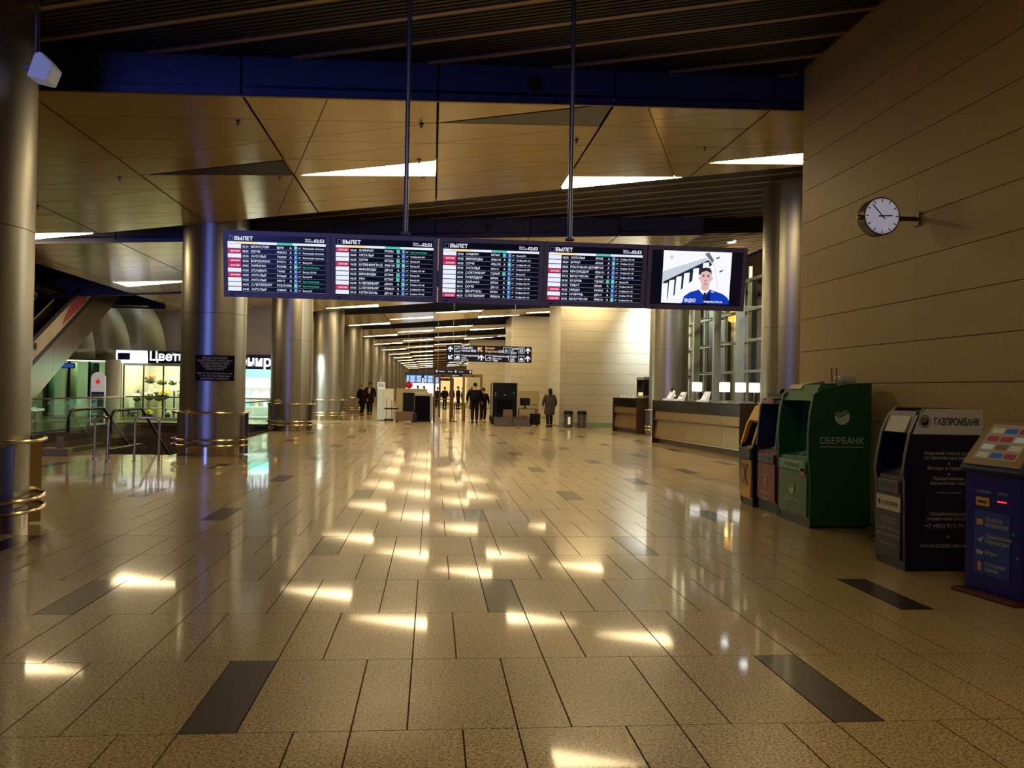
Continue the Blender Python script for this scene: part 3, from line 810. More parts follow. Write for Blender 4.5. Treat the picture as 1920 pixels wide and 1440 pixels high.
def atm(name, label, loc, D, W, prof, head_z, shelf_z, c_side, c_front, c_low, c_plinth, rec=.26, low_z=.10):
    """prof = side outline (x, z); the hood recess opens to -X between shelf_z and head_z"""
    t = thing(name, label, 'cash machine', loc)
    ck = .055
    # cheeks with the full side outline
    MB().prism(prof, 'y', 0, ck).build('side_panel', c_side, t, bevel=.008)
    MB().prism(prof, 'y', W - ck, W).build('side_panel', c_side, t, bevel=.008)
    def xf(z):
        fr = [p for p in prof if p[0] < D * .62]; fr.sort(key=lambda p: p[1])
        for a, b in zip(fr, fr[1:]):
            if a[1] <= z <= b[1]: return a[0] + (b[0] - a[0]) * (z - a[1]) / max(1e-6, b[1] - a[1])
        return fr[-1][0]
    zt = max(p[1] for p in prof)
    MB().box((D - .1, ck, low_z), (D, W - ck, zt - .02)).build('back_panel', c_side, t)
    cab = MB().box((.03, ck, low_z), (D - .1, W - ck, shelf_z)).build('cabinet', c_low, t)
    MB().box((.012, ck + .004, low_z + .02), (.03, W - ck - .004, shelf_z - .17)).build('door', c_low, t, bevel=.006)
    hd = MB().prism([(xf(head_z) + .01, head_z), (D - .1, head_z), (D - .1, zt - .02), (xf(zt - .1) + .03, zt - .03)], 'y', ck, W - ck)
    hd.build('header', c_front, t)
    xb = rec
    MB().prism([(xb, shelf_z), (D - .12, shelf_z), (D - .12, head_z), (xb + .06, head_z)], 'y', ck, W - ck).build('recess_back', c_front, t)
    zm = shelf_z + (head_z - shelf_z) * .42; zx = lambda z: xb + .06 * (z - shelf_z) / (head_z - shelf_z)
    MB().prism([(zx(zm) - .014, zm), (zx(zm), zm), (zx(head_z - .06), head_z - .06), (zx(head_z - .06) - .014, head_z - .06)], 'y', ck + .06, W - ck - .06).build('screen', M_scrd, t)
    kp = MB().prism([(.06, shelf_z), (xb, shelf_z), (xb, shelf_z + .07), (.08, shelf_z + .015)], 'y', ck + .02, W - ck - .02).build('keypad_shelf', c_front, t)
    ky = MB()
    for i in range(4):
        for j in range(4):
            ky.cbox((.12 + i * .028, W * .42 + j * .034, shelf_z + .035 + i * .0085), (.02, .026, .012))
    stuff(ky.build('keys', M_key, kp))
    dz = shelf_z - .10
    ds = MB().box((.0, ck + .03, dz - .06), (.03, W - ck - .03, dz + .06)).build('dispenser', c_front, t, bevel=.008)
    MB().box((-.004, W * .3, dz - .018), (.002, W * .72, dz + .022)).build('slot', M_slot, ds)
    MB().box((.04, .02, 0), (D - .02, W - .02, low_z)).build('plinth', c_plinth, t)
    return t
# green bank machine
g_s, g_f, g_l = M('green_side', (10, 84, 50), .42), M('green_front', (46, 140, 84), .3), M('green_low', (70, 112, 56), .4)
GP = [(.03, .03), (.76, .03), (.76, 1.70), (.42, 1.68), (.16, 1.615), (.06, 1.56), (.02, 1.35), (.0, 1.1), (.005, .8), (.03, .62)]
ga = atm('bank_machine', 'large green cash machine with a white round check emblem on its side', (4.345, 9.41, 0), .76, .90, GP, 1.48, .80, g_s, g_f, g_l, M('green_plinth', (10, 44, 28)))
lg = MB(); check_logo(lg, (.40, -.006, 1.30), .092, 'y')
put_text(lg, 'СБЕРБАНК', (.40, -.006, .985), US, VF, .105, 'c', bold=.004, fit=.53); lg.box((.14, -.008, .945), (.665, -.004, .952))
lg.build('emblem', mat('pale_green', (196, 224, 196), .5), ga)
lg = MB(); check_logo(lg, (.004, .45, .42), .075, 'x'); put_text(lg, 'СБЕРБАНК', (.004, .45, .255), UF, VF, .07, 'c', fit=.4); lg.box((.002, .25, .232), (.006, .65, .237))
lg.build('front_emblem', mat('pale_green2', (170, 206, 150), .5), ga)
MB().box((.0, .10, .60), (.006, .2, .68)).build('orange_sticker', M('sticker_orange', (190, 110, 60)), ga)
MB().prism([(.12, 1.62), (.42, 1.69), (.42, 1.72), (.16, 1.67)], 'y', .5, .86).build('top_ledge', M('ledge_olive', (150, 140, 90)), ga)
rt = thing('router', 'white router box with two antennas on the green cash machine', 'router', (4.92, 9.7, 1.705))
MB().box((-.10, -.09, 0), (.10, .09, .075)).build('case', mat('white_plastic', (225, 218, 214), .4), rt, bevel=.02)
for yy in (-.06, .06): MB().tube([(-.13, yy, 0), (-.14, yy, .17)], .006, 6).build('antenna', M_black, rt)
# red / blue bank machine
r_b, r_s, r_l = M('slate_blue', (44, 58, 78), .35), M('dark_red_side', (70, 16, 24), .35), M('red_low', (128, 34, 34), .4)
AP = [(.05, .03), (.66, .03), (.66, 1.50), (.10, 1.50), (.05, 1.40), (.02, 1.1), (.0, .86), (.03, .8)]
ra = atm('bank_machine', 'cash machine with red lower door and slate blue hood beside the green one', (4.40, 10.46, 0), .66, .70, AP, 1.42, .80, r_b, M('slate_front', (60, 66, 74), .4), r_l, M_black, low_z=.14)
MB().box((.40, -.004, .02), (.66, .0, 1.5)).build('red_edge', r_s, ra)
lg = MB(); put_text(lg, 'А', (.006, .35, .37), UF, VF, .14, 'c', bold=.01); lg.box((.003, .30, .345), (.008, .40, .355))
lg.face([(.006, .43, .50), (.006, .35, .69), (.006, .36, .69), (.006, .44, .50)]); lg.face([(.006, .27, .50), (.006, .34, .69), (.006, .35, .69), (.006, .28, .50)])
put_text(lg, 'АЛЬФА · БАНК', (.006, .35, .475), UF, VF, .034, 'c'); put_text(lg, 'Альфа-Банк', (.006, .35, .235), UF, VF, .055, 'c'); put_text(lg, 'www.alfabank.ru', (.006, .35, .165), UF, VF, .03, 'c')
stuff(lg.build('lettering', M('print_pink', (236, 190, 184), .5), ra))
MB().box((.14, .05, 1.505), (.5, .65, 1.56)).build('top_box', M_black, ra)
for yy in (.22, .46): MB().prism([(.2, 1.56), (.34, 1.56), (.31, 1.62), (.23, 1.62)], 'y', yy - .06, yy + .06).build('top_knob', M_black, ra)
MB().box((.03, .2, 1.43), (.055, .45, 1.49)).build('orange_sign', M('sign_orange', (170, 92, 60)), ra)
# yellow bank machine
y_f, y_s = M('bank_yellow', (226, 170, 40), .4), M('yellow_side', (24, 22, 24), .4)
YP = [(.03, .03), (.60, .03), (.60, 1.42), (.34, 1.42), (.22, 1.36), (.10, 1.12), (.03, .86), (.0, .8)]
ya = atm('bank_machine', 'yellow cash machine with crossed horse heads emblem at the end of the row', (4.36, 11.19, 0), .60, .47, YP, 1.36, .80, y_s, y_f, y_f, M_black, rec=.30)
MB().prism([(.12, 1.18), (.22, 1.37), (.30, 1.41), (.30, 1.36), (.18, 1.14)], 'y', .06, .41).build('hood_face', y_f, ya)
for yy in (.0, .41): MB().prism([(.02, .86), (.1, 1.13), (.22, 1.37), (.34, 1.44), (.37, 1.40), (.25, 1.32), (.14, 1.08), (.07, .86)], 'y', yy + .004, yy + .056).build('hood_edge', y_f, ya)
MB().box((-.01, .03, .64), (.05, .44, .80)).build('card_shelf', M_black, ya, bevel=.01)
lg = MB()
lg.box((.004, .12, .28), (.008, .35, .285)).box((.004, .12, .60), (.008, .35, .605)).box((.004, .115, .28), (.008, .12, .605)).box((.004, .35, .28), (.008, .355, .605))
for s in (-1, 1):
    lg.add([(.004, .235 + s * a, b) for a, b in ((-.085, .32), (-.055, .30), (.03, .45), (.075, .52), (.09, .56), (.06, .585), (.03, .575), (.035, .545), (.0, .47))], [tuple(range(9))])
lg.build('emblem', M_lb, ya)
# dark navy bank machine
n_s, n_f = M('navy_side', (14, 18, 60), .35), M('grey_hood', (70, 68, 72), .4)
ZP = [(.03, .02), (.73, .02), (.73, 1.445), (.20, 1.445), (.13, 1.38), (.06, 1.22), (.02, 1.02), (.0, .86), (.015, .80)]
za = atm('bank_machine', 'navy cash machine with a white name band and service list on its side', (4.155, 7.10, 0), .73, .52, ZP, 1.22, .83, n_s, n_f, n_s, M_black, rec=.24, low_z=.06)
MB().add([(.075, -.003, 1.215), (.73, -.003, 1.215), (.73, -.003, 1.443), (.2, -.003, 1.443), (.14, -.003, 1.385)], [(0, 1, 2, 3, 4)]).build('name_band', M('band_white', (206, 208, 226), .5), za)
lg = MB(); put_text(lg, 'ГАЗПРОМБАНК', (.275, -.005, 1.30), US, VF, .085, 'l', bold=.03, fit=.43)
for k in range(24):
    a0, a1 = 2 * pi * k / 24, 2 * pi * (k + 1) / 24
    lg.face([(.185 + r * cos(a), -.005, 1.328 + r * sin(a)) for r, a in ((.056, a0), (.056, a1), (.050, a1), (.050, a0))])
disc(lg, (.185, -.005, 1.328), .04, 'y'); stuff(lg.build('band_lettering', M_lb, za))
l2 = MB()
for k in range(4): l2.add([(.15 + .006 * k, -.0075, 1.318 + .012 * k), (.205 + .006 * k, -.0075, 1.326 + .012 * k), (.205 + .006 * k, -.0075, 1.330 + .012 * k), (.15 + .006 * k, -.0075, 1.323 + .012 * k)], [(0, 1, 2, 3)])
stuff(l2.build('emblem_stripes', M('stripe_grey', (170, 176, 196)), za))
l3 = MB()
for s, z, e in (('Широкий спектр услуг', 1.035, .042), ('по банковским картам', .995, .042), ('Вклады и переводы', .903, .042), ('Кредитование', .812, .042), ('физических лиц*', .771, .042), ('*в офисах Газпромбанка', .695, .02), ('Общебанковская', .498, .042), ('справочная служба', .456, .042), ('+7 (495) 913-74-74', .388, .055), ('WWW.GAZPROMBANK.RU', .215, .042)):
    put_text(l3, s, (.42, -.004, z), US, VF, e, 'c', bold=.008)
for z in (.957, .865, .31): disc(l3, (.42, -.003, z), .010, 'y', 12)
stuff(l3.build('side_lettering', mat('print_grey', (176, 180, 196), .5), za))
MB().box((.006, .062, .51), (.012, .458, .64)).build('front_label', M('label_cream', (214, 204, 188)), za)
l4 = MB(); put_text(l4, 'ГАЗПРОМБАНК', (.004, .22, .555), UF, VF, .05, 'c', bold=.02, fit=.26); disc(l4, (.005, .405, .573), .025, 'x', 16)
stuff(l4.build('label_lettering', M_lb, za))
l5 = MB()
for s, z, e in (('Круглосуточная', .43, .03), ('служба поддержки', .40, .03), ('+7 (495) 980-41-41', .325, .042), ('8-800-100-00-89 (РФ)', .27, .042), ('www.gazprombank.ru', .19, .028)): put_text(l5, s, (.010, .26, z), UF, VF, e, 'c', fit=min(.38, e * 9))
stuff(l5.build('front_lettering', mat('print_grey', (176, 180, 196), .5), za))
MB().prism([(.055, 1.225), (.10, 1.225), (.14, 1.36), (.12, 1.37)], 'y', .10, .42).build('top_notice', M('notice_grey', (180, 184, 176)), za)
# payment kiosk
kt = thing('payment_kiosk', 'blue self service payment kiosk with a sloped touch screen', 'kiosk', (4.34, 6.17, 0), .17)
k_b = M('kiosk_blue', (14, 26, 140), .35)
MB().prism([(0, .03), (.30, .03), (.30, 1.10), (.04, 1.02), (0, .98)], 'y', -.27, .27).build('body', k_b, kt, bevel=.01)
MB().prism([(-.05, .985), (.0, .955), (.36, 1.30), (.34, 1.36), (.26, 1.37)], 'y', -.29, .29).build('head', M('head_blue', (60, 80, 120), .35), kt, bevel=.008)
sd = Vector((.31, 0, .385)).normalized(); sn = Vector((-.385, 0, .31)).normalized(); so = Vector((-.045, 0, .99))
def slope(a, b, h): p = so + sd * a + sn * h; return (p.x, b, p.z)
fr = MB()
fr.add([slope(.03, -.27, .004), slope(.03, .27, .004), slope(.47, .27, .004), slope(.47, -.27, .004), slope(.03, -.27, .016), slope(.03, .27, .016), slope(.47, .27, .016), slope(.47, -.27, .016)], [(4, 7, 6, 5), (0, 1, 5, 4), (1, 2, 6, 5), (2, 3, 7, 6), (3, 0, 4, 7)])
fr.build('screen_frame', M('frame_beige', (168, 148, 110), .35), kt)
ts = MB().add([slope(.085, -.21, .018), slope(.085, .21, .018), slope(.43, .21, .018), slope(.43, -.21, .018)], [(0, 3, 2, 1)]).build('touch_screen', emat('kiosk_screen', (150, 130, 96), .3), kt)
tiles_ = MB(); cl = [(150, 60, 60), (60, 90, 130), (190, 170, 130), (120, 90, 60), (200, 190, 170), (160, 60, 50)]
for i in range(4):
    for j in range(3):
        a0 = .10 + i * .08; b0 = -.19 + j * .13
        tiles_.add([slope(a0, b0, .0195), slope(a0, b0 + .11, .0195), slope(a0 + .05, b0 + .11, .0195), slope(a0 + .05, b0, .0195)], [(0, 3, 2, 1)], (i * 2 + j) % 6)
stuff(tiles_.build('screen_icons', [emat('kicon%d' % i, c, .3) for i, c in enumerate(cl)], ts))
MB().box((-.006, -.17, .16), (-.001, .17, .66)).build('service_panel', M('panel_blue', (40, 72, 170), .4), kt)
l6 = MB()
for s, z in (('Оплата', .585), ('кредитов', .545), ('Денежные', .455), ('переводы', .415), ('Игры', .325), ('Сотовая', .235), ('связь', .195)): put_text(l6, s, (-.008, .06, z), UF, VF, .048, 'l')
l6.add([(-.008, .14, .43), (-.008, .075, .465), (-.008, .10, .41)], [(0, 2, 1)]); l6.box((-.009, .08, .32), (-.008, .145, .35))
put_text(l6, 'КУПЮРЫ', (-.004, .15, .80), UF, VF, .03); put_text(l6, 'КАРТЫ', (-.004, -.05, .80), UF, VF, .03)
stuff(l6.build('lettering', mat('print_grey', (176, 180, 196), .5), kt))
l7 = MB().box((-.009, .085, .55), (-.008, .145, .595)).box((-.009, .095, .19), (-.008, .13, .26)); stuff(l7.build('icons', M('icon_orange', (222, 150, 90)), kt))
bs = MB().box((-.012, .03, .70), (0, .15, .765)).build('bill_slot', M('slot_yellow', (226, 176, 50)), kt); MB().box((-.016, .05, .725), (-.011, .13, .74)).build('slot', M_slot, bs)
MB().box((-.008, -.13, .745), (0, -.05, .755)).build('card_light', emat('red_led', (255, 40, 40), 2.0), kt)
for y_, z_ in ((-.2, .52), (-.24, .35)): place(MB().lathe([(.012, 0), (.012, .006)], 12).build('lock', M_key, kt), (-.001, y_, z_), (0, -pi / 2, 0))
MB().box((-.10, -.31, 0), (.36, .31, .03)).build('base_plate', M('plate_brown', (84, 44, 34), .4), kt, bevel=.008)
pp = MB().add([(0, 0, .002), (.09, .02, .002), (.06, .09, .03), (-.02, .06, .002)], [(0, 1, 2, 3)]).add([(0, 0, .004), (.09, .02, .004), (.06, .09, .032), (-.02, .06, .004)], [(3, 2, 1, 0)]).build('paper_scrap', mat('paper', (225, 215, 205), .7))
pp.location = (4.22, 10.35, 0); tag(pp, 'crumpled white paper scrap on the floor by the green cash machine', 'paper')
cb = MB().tube([(5.0, 9.2, .35), (4.96, 9.1, .12), (4.9, 8.9, .02), (4.7, 8.7, .02), (4.75, 8.4, .02), (4.95, 8.2, .05), (5.05, 8.0, .3)], .012, 6).build('cable', M('cable_grey', (120, 112, 100)), smooth=True)
tag(cb, 'loose grey cable on the floor between green and navy cash machines', 'cable')

# ------------------------------------------------------------------ wall clock
ct = thing('wall_clock', 'round white double sided clock on a bracket from the stone wall', 'clock', (4.79, 8.75, 3.49))
def ydisc(r, y0, y1, seg=40):
    mb = MB(); P = [(r * cos(2 * pi * i / seg), r * sin(2 * pi * i / seg)) for i in range(seg)]
    return mb.prism(P[::-1], 'y', y0, y1)
ydisc(.205, -.07, .07).build('drum', M('clock_drum', (70, 46, 34), .3), ct, smooth=True)
fc = ydisc(.19, -.074, -.0705).build('face', mat('clock_white', (205, 205, 220), .4, emit=(205, 205, 225), estr=.32), ct)
tk = MB()
for k in range(60):
    a = 2 * pi * k / 60; big = k % 5 == 0; L0 = .15 if big else .175; wd = .011 if big else .004
    d = Vector((sin(a), 0, cos(a))); s = Vector((cos(a), 0, -sin(a))) * wd / 2; r1 = .186
    tk.face([d * L0 - s + Vector((0, -.0755, 0)), d * L0 + s + Vector((0, -.0755, 0)), d * r1 + s + Vector((0, -.0755, 0)), d * r1 - s + Vector((0, -.0755, 0))])
stuff(tk.build('minute_marks', M_lb, fc))
for a, L1, wd, nm in ((radians(318), .165, .012, 'minute_hand'), (radians(86.5), .115, .015, 'hour_hand')):
    d = Vector((sin(a), 0, cos(a))); y_ = -.079 if 'min' in nm else -.077
    MB().bar(d * -.04 + Vector((0, y_, 0)), d * L1 + Vector((0, y_, 0)), wd, .002, up=(0, 1, 0)).build(nm, M_lb, ct)
MB().box((.195, -.02, -.025), (.44, .02, .015)).build('arm', M('clock_arm', (64, 40, 28), .4), ct)
MB().box((.435, -.04, -.08), (.455, .04, .07)).build('wall_plate', M('clock_plate', (110, 88, 62), .4), ct)
place(MB().lathe([(.03, 0), (.03, .03), (.018, .05)], 14).build('end_knob', M('brass', (190, 160, 90), .25, metal=1), ct, smooth=True), (-.2, 0, -.01), (0, -pi / 2, 0))

# ------------------------------------------------------------------ service counters on the right
M_ctop = M('counter_black', (22, 20, 22), .15)
M_cpan = mat('counter_panel', (176, 146, 98), .28, metal=.6, noise=.04)
M_crec = mat('counter_recess', (86, 66, 46), .4, metal=.3)
def counter(label, p0, p1, depth, h, side=True):
    """p0 right/near end, p1 far end of the front line; front looks to the hall"""
    p0, p1 = Vector((*p0, 0)), Vector((*p1, 0)); L = (p1 - p0).length
    t = thing('counter', label, 'counter', p0, math.atan2(p1.y - p0.y, p1.x - p0.x))   # local x runs along the front, local -y is behind
    MB().box((0, -depth, h - .045), (L, .06, h)).build('worktop', M_ctop, t, bevel=.006)
    MB().box((.02, -depth + .02, .16), (L - .02, -.10, h - .045)).build('carcass', M_crec, t)
    MB().box((.05, -depth + .05, 0), (L - .05, -.12, .16)).build('plinth', M_crec, t)
    k = max(2, round(L / 1.25)); d = L / k
    for i in range(k):
        a, b = i * d + .006, (i + 1) * d - .006
        MB().box((a, -.02, h - .33), (b, .04, h - .05)).build('fascia_panel', M_ctop, t)
        MB().box((a, -.06, h - .58), (b, -.02, h - .34)).build('shelf_panel', M_cpan, t)
        MB().prism([(-.10, .2), (-.02, .2), (-.08, h - .60), (-.10, h - .60)], 'x', a, b).build('front_panel', M_cpan, t)
    MB().box((0, -.04, h - .60), (L, .07, h - .575)).build('bag_shelf', M_crec, t)
    MB().box((0, -.09, .155), (L, .0, .195)).build('foot_strip', M_chrome, t)
    for x in (-.02, L): MB().box((x, -depth, 0), (x + .02, .05, h - .02)).build('end_panel', M_crec, t)
    return t
C1 = counter('long service counter with black top and glowing lamps on it', (7.52, 20.0), (6.84, 25.6), 1.05, 1.32)
C0 = counter('short service counter in front of the white stone wall', (7.58, 30.7), (7.2, 33.0), .9, 1.33)
M_shade = emat('lamp_shade_glow', (255, 252, 240), 2.2)
def cube_lamp(x, y, label, s=.27, z0=1.32, z=1.60, lit=True):
    t = thing('table_lamp', label, 'lamp', (x, y, z0), -.25)
    MB().lathe([(.09, 0), (.09, .015), (.012, .03), (.012, z - z0 + .02)], 14).build('stem', M_alu, t, smooth=True)
    a = z - z0
    MB().box((-s / 2, -.08, a), (s / 2, .08, a + s * .95)).build('shade', M_shade, t, bevel=.02)
    return t
def onP(px_x, Y, off=0): return (px_x, Y)
for (x, y, l) in ((7.36, 23.0, 'square glowing lamp on the counter beside the steel column'), (7.80, 22.0, 'square glowing lamp left of the three on the long counter'), (8.235, 22.0, 'square glowing lamp in the middle of the three on the long counter'), (8.62, 22.0, 'square glowing lamp nearest the cash machines on the long counter')):
    cube_lamp(x, y, l, z0=1.32 if x < 8.4 else 1.0)
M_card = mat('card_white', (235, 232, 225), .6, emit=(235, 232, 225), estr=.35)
for i, (x, y, s, l) in enumerate(((7.15, 24.9, .26, 'white leaflet stand with a small dark clip on the counter'), (7.24, 24.05, .24, 'white card holder with two round marks on the counter'), (7.45, 22.55, .26, 'white leaflet stand leaning back on the counter'))):
    t = thing('leaflet_stand', l, 'leaflet stand', (x, y, 1.32), -1.45)
    MB().prism([(-.10, 0), (.02, 0), (.10, s + .02), (.07, s + .02)], 'x', -.16, .16).build('holder', M_card, t)
    MB().box((-.15, -.18, 0), (.15, -.06, .05)).build('tray', M_card, t)
    if i == 0: MB().box((-.04, .03, s), (.06, .06, s + .12)).build('clip', M_lb, t)
    if i == 1:
        for a in (-.06, .06): place(MB().lathe([(.025, 0), (.025, .01)], 10).build('mark', M_lb, t), (a, -.015, s * .6), (radians(65), 0, 0))
sl = thing('small_lamp', 'small warm lamp glowing against the steel column', 'lamp', (7.62, 26.3, 0))
MB().lathe([(.10, 0), (.10, .02), (.02, .04), (.02, 1.45)], 14).build('stand', M_black, sl, smooth=True)
MB().lathe([(.09, 1.45), (.05, 1.62)], 14).build('shade', emat('warm_shade', (255, 190, 90), 14), sl, smooth=True)
# monitors and clutter behind the lamps
for i, (x, y, rz, l) in enumerate(((8.9, 22.6, 1.1, 'dark monitor behind the glowing lamps, left one'), (8.95, 21.4, 1.0, 'dark monitor behind the glowing lamps, right one'))):
    t = thing('monitor', l, 'monitor', (x, y, 1.0), rz)
    MB().box((-.3, -.02, .22), (.3, .02, .58)).build('panel', M_black, t, bevel=.01); MB().box((-.03, -.03, 0), (.03, .03, .3)).build('stand', M_black, t); MB().box((-.14, -.1, 0), (.14, .1, .02)).build('foot', M_black, t)
wt = MB().box((8.53, 20.6, .0), (9.3, 22.9, 1.0)).build('work_table', M_crec); tag(wt, 'brown work table behind the long counter', 'table')
bb_ = thing('balloon', 'blue balloon floating above the counter lamps', 'balloon', (8.75, 20.9, 1.0))
MB().tube([(0, 0, 0), (.02, 0, .5), (0, 0, .95)], .006, 6).build('string', M_lw, bb_)
MB().lathe([(.004, .94), (.05, 1.0), (.10, 1.1), (.115, 1.19), (.09, 1.28), (.04, 1.33), (.003, 1.34)], 18).build('skin', M('balloon_blue', (30, 80, 220), .2), bb_, smooth=True)
cm = thing('coffee_machine', 'dark coffee machine with lit open front on the short counter', 'coffee machine', (8.05, 31.1, 1.33), -1.45)
MB().box((-.35, -.3, 0), (.35, .3, .1)).build('base', M_alu, cm); MB().box((-.35, .1, .1), (.35, .3, .78)).build('back', M_alu, cm); MB().box((-.38, -.32, .68), (.38, .3, .8)).build('top', M_alu, cm, bevel=.02)
MB().box((-.35, -.3, .1), (-.31, .3, .68)).build('side', M_black, cm); MB().box((.31, -.3, .1), (.35, .3, .68)).build('side', M_black, cm)
MB().box((-.3, -.25, .1), (.3, .05, .22)).build('tray', emat('warm_tray', (255, 220, 150), 1.0), cm); MB().box((-.05, -.2, .4), (.05, .05, .55)).build('spout', M_black, cm)
for i in range(4):
    o = MB().lathe([(.03, 0), (.045, .08), (.04, .085)], 12).build('cup', M_card, smooth=True); o.location = (7.42 + .04 * i, 32.6 - .45 * i, 1.331); tag(o, 'small white cup on the short counter', 'cup', 'cups on the short counter')

# ------------------------------------------------------------------ litter bins by the white wall
M_bin = M('bin_grey', (112, 108, 100), .35, metal=.5)
for x, l, st in ((5.78, 'grey litter bin with white sticker, left of the pair by the wall', True), (6.36, 'grey litter bin, right of the pair by the wall', False)):
    t = thing('litter_bin', l, 'bin', (x, 35.5, 0))
    MB().lathe([(.15, 0), (.17, .02), (.19, .56)], 20).build('body', M_bin, t, smooth=True); MB().lathe([(.2, .56), (.21, .60), (.2, .69), (.13, .72)], 20).build('lid', M_black, t, smooth=True)
    if st: MB().box((-.05, -.192, .14), (.06, -.178, .45)).build('sticker', M_card, t)

# ------------------------------------------------------------------ security checkpoint
M_xr = mat('scanner_navy', (12, 15, 28), .6, spec=.2); M_steel = mat('table_steel', (128, 122, 128), .3, metal=.7)
M_pale = mat('partition_pale', (196, 184, 140), .6); M_off = mat('cabinet_white', (212, 200, 190), .5); M_frm = mat('gate_wood', (96, 72, 52), .5); M_blk = mat('curtain_black', (6, 7, 12), .8, spec=.1)
t = thing('xray_scanner', 'tall black x-ray scanner behind the steel table', 'scanner', (3.2, 37.3, 0))
MB().box((-.52, 0, .35), (.54, 1.6, 1.86)).build('body', M_xr, t, bevel=.02); MB().box((-.58, .0, .35), (-.53, .12, 1.86)).build('edge_trim', M_alu, t); MB().box((.55, .0, .35), (.6, .12, 1.86)).build('edge_trim', M_alu, t)
MB().box((-.35, -.02, .55), (.35, .0, 1.1)).build('curtain', M_blk, t); MB().box((-.5, .1, 0), (.5, 1.5, .35)).build('base', M_xr, t)
for x, z in ((-.4, 1.4), (-.4, 1.3), (0, 1.3), (.4, 1.4)): MB().box((x - .03, -.012, z), (x + .03, 0, z + .025)).build('button', M_lw, t)
t = thing('steel_table', 'low steel table with overlapping side panels before the scanner', 'table', (3.42, 36.1, 0))
MB().box((-.74, -.3, .05), (.0, .3, .34)).build('side_panel', M_steel, t, bevel=.01); MB().box((.01, -.28, .03), (.74, .3, .34)).build('side_panel', M_steel, t, bevel=.01); MB().box((-.76, -.32, .34), (.76, .34, .37)).build('top', M_steel, t)
for x in (-.7, .7): MB().box((x - .02, -.26, 0), (x + .02, .26, .06)).build('foot', M_black, t)
for x, w_, h_, l in ((3.25, .4, .33, 'taller grey box standing on the low steel table'), (3.85, .48, .1, 'flat grey tray lying on the low steel table')):
    o = MB().prism([(-w_ / 2, 0), (w_ / 2, 0), (w_ / 2 - .02, h_), (-w_ / 2 + .02, h_)], 'y', -.2, .2).build('box', M('box_taupe', (126, 108, 92)), bevel=.01); o.location = (x, 36.15, .372); tag(o, l, 'box')
t = thing('xray_scanner', 'beige framed x-ray scanner with black curtain left of the gates', 'scanner', (-.42, 39.4, 0))
MB().box((-.45, .06, .2), (.45, 1.6, 1.32)).build('body', M('scanner_beige', (176, 164, 130), .5), t, bevel=.02); MB().box((-.37, .0, .08), (.33, .06, 1.2)).build('curtain', M_blk, t); MB().box((.34, .0, .05), (.45, .06, 1.25)).build('frame', M_alu, t); MB().box((-.46, .0, .05), (-.38, .06, 1.25)).build('frame', M_alu, t)
MB().box((-.2, .3, 1.32), (.25, .6, 1.40)).build('lamp_bar', M_pale, t); MB().box((-.4, .1, 0), (.4, 1.5, .2)).build('base', M_black, t)
t = thing('console', 'dark blue console screen on a brown base at the checkpoint', 'console', (-1.22, 38.7, 0))
MB().box((-.42, -.3, .05), (.42, .3, .48)).build('base', M('base_brown', (112, 86, 68), .5), t, bevel=.01); MB().box((-.1, -.1, .48), (.42, .12, 1.33)).build('screen_box', M_xr, t, bevel=.01); MB().box((.36, -.34, 0), (.56, .1, .42)).build('side_roller', M_black, t, bevel=.04)
for x in (-.36, .3): MB().box((x, -.24, 0), (x + .06, .24, .05)).build('foot', M_black, t)
t = thing('white_cabinet', 'tall white cabinet at the checkpoint beside the couple', 'cabinet', (-2.22, 40.3, 0))
MB().box((-.05, -.3, .03), (.42, .3, 1.5)).build('body', M_off, t, bevel=.01); MB().box((-.34, -.26, .03), (-.06, .3, 1.5)).build('door', mat('cabinet_cool', (196, 206, 200), .5), t); MB().box((-.3, -.2, 0), (.36, .2, .03)).build('plinth', M_black, t)
t = thing('notice_board', 'framed notice sheet standing on top of the white cabinet', 'notice', (-2.4, 40.3, 1.5))
MB().box((-.18, -.02, 0), (.18, .02, .30)).build('board', M_card, t); lg = MB()
for k in range(4): lg.box((-.15, -.023, .05 + .06 * k), (.15, -.021, .085 + .06 * k))
stuff(lg.build('print_lines', M('print_mid', (80, 84, 80)), t))
for x, w_, l in ((-1.0, 1.5, 'pale cream partition behind the console'), (4.5, 1.3, 'pale cream partition behind the woman in the grey coat')):
    o = MB().box((-w_ / 2, -.04, .1), (w_ / 2, .04, 1.52)).box((-w_ / 2, -.15, 0), (-w_ / 2 + .08, .15, .1)).box((w_ / 2 - .08, -.15, 0), (w_ / 2, .15, .1)).build('partition', M_pale); o.location = (x, 42 if x < 0 else 40.5, 0); tag(o, l, 'partition')
t = thing('suitcase_trolley', 'luggage trolley with chrome handles beside the console', 'trolley', (-1.95, 39.0, 0))
for x in (-.12, .12): MB().tube([(x, 0, .1), (x, 0, 1.0), (x, .12, 1.06)], .018, 6).build('handle', M_rail, t)
MB().box((-.2, -.25, .56), (.42, .2, .62)).build('deck', M_black, t); MB().box((-.2, -.3, .06), (.2, .3, .12)).build('platform', M_black, t)
for x, y in ((-.15, -.25), (.15, -.25), (-.15, .2), (.15, .2)): MB().prism([(y + .05 * cos(a * pi / 5), .05 + .05 * sin(a * pi / 5)) for a in range(10)], 'x', x - .015, x + .015).build('wheel', M_black, t)
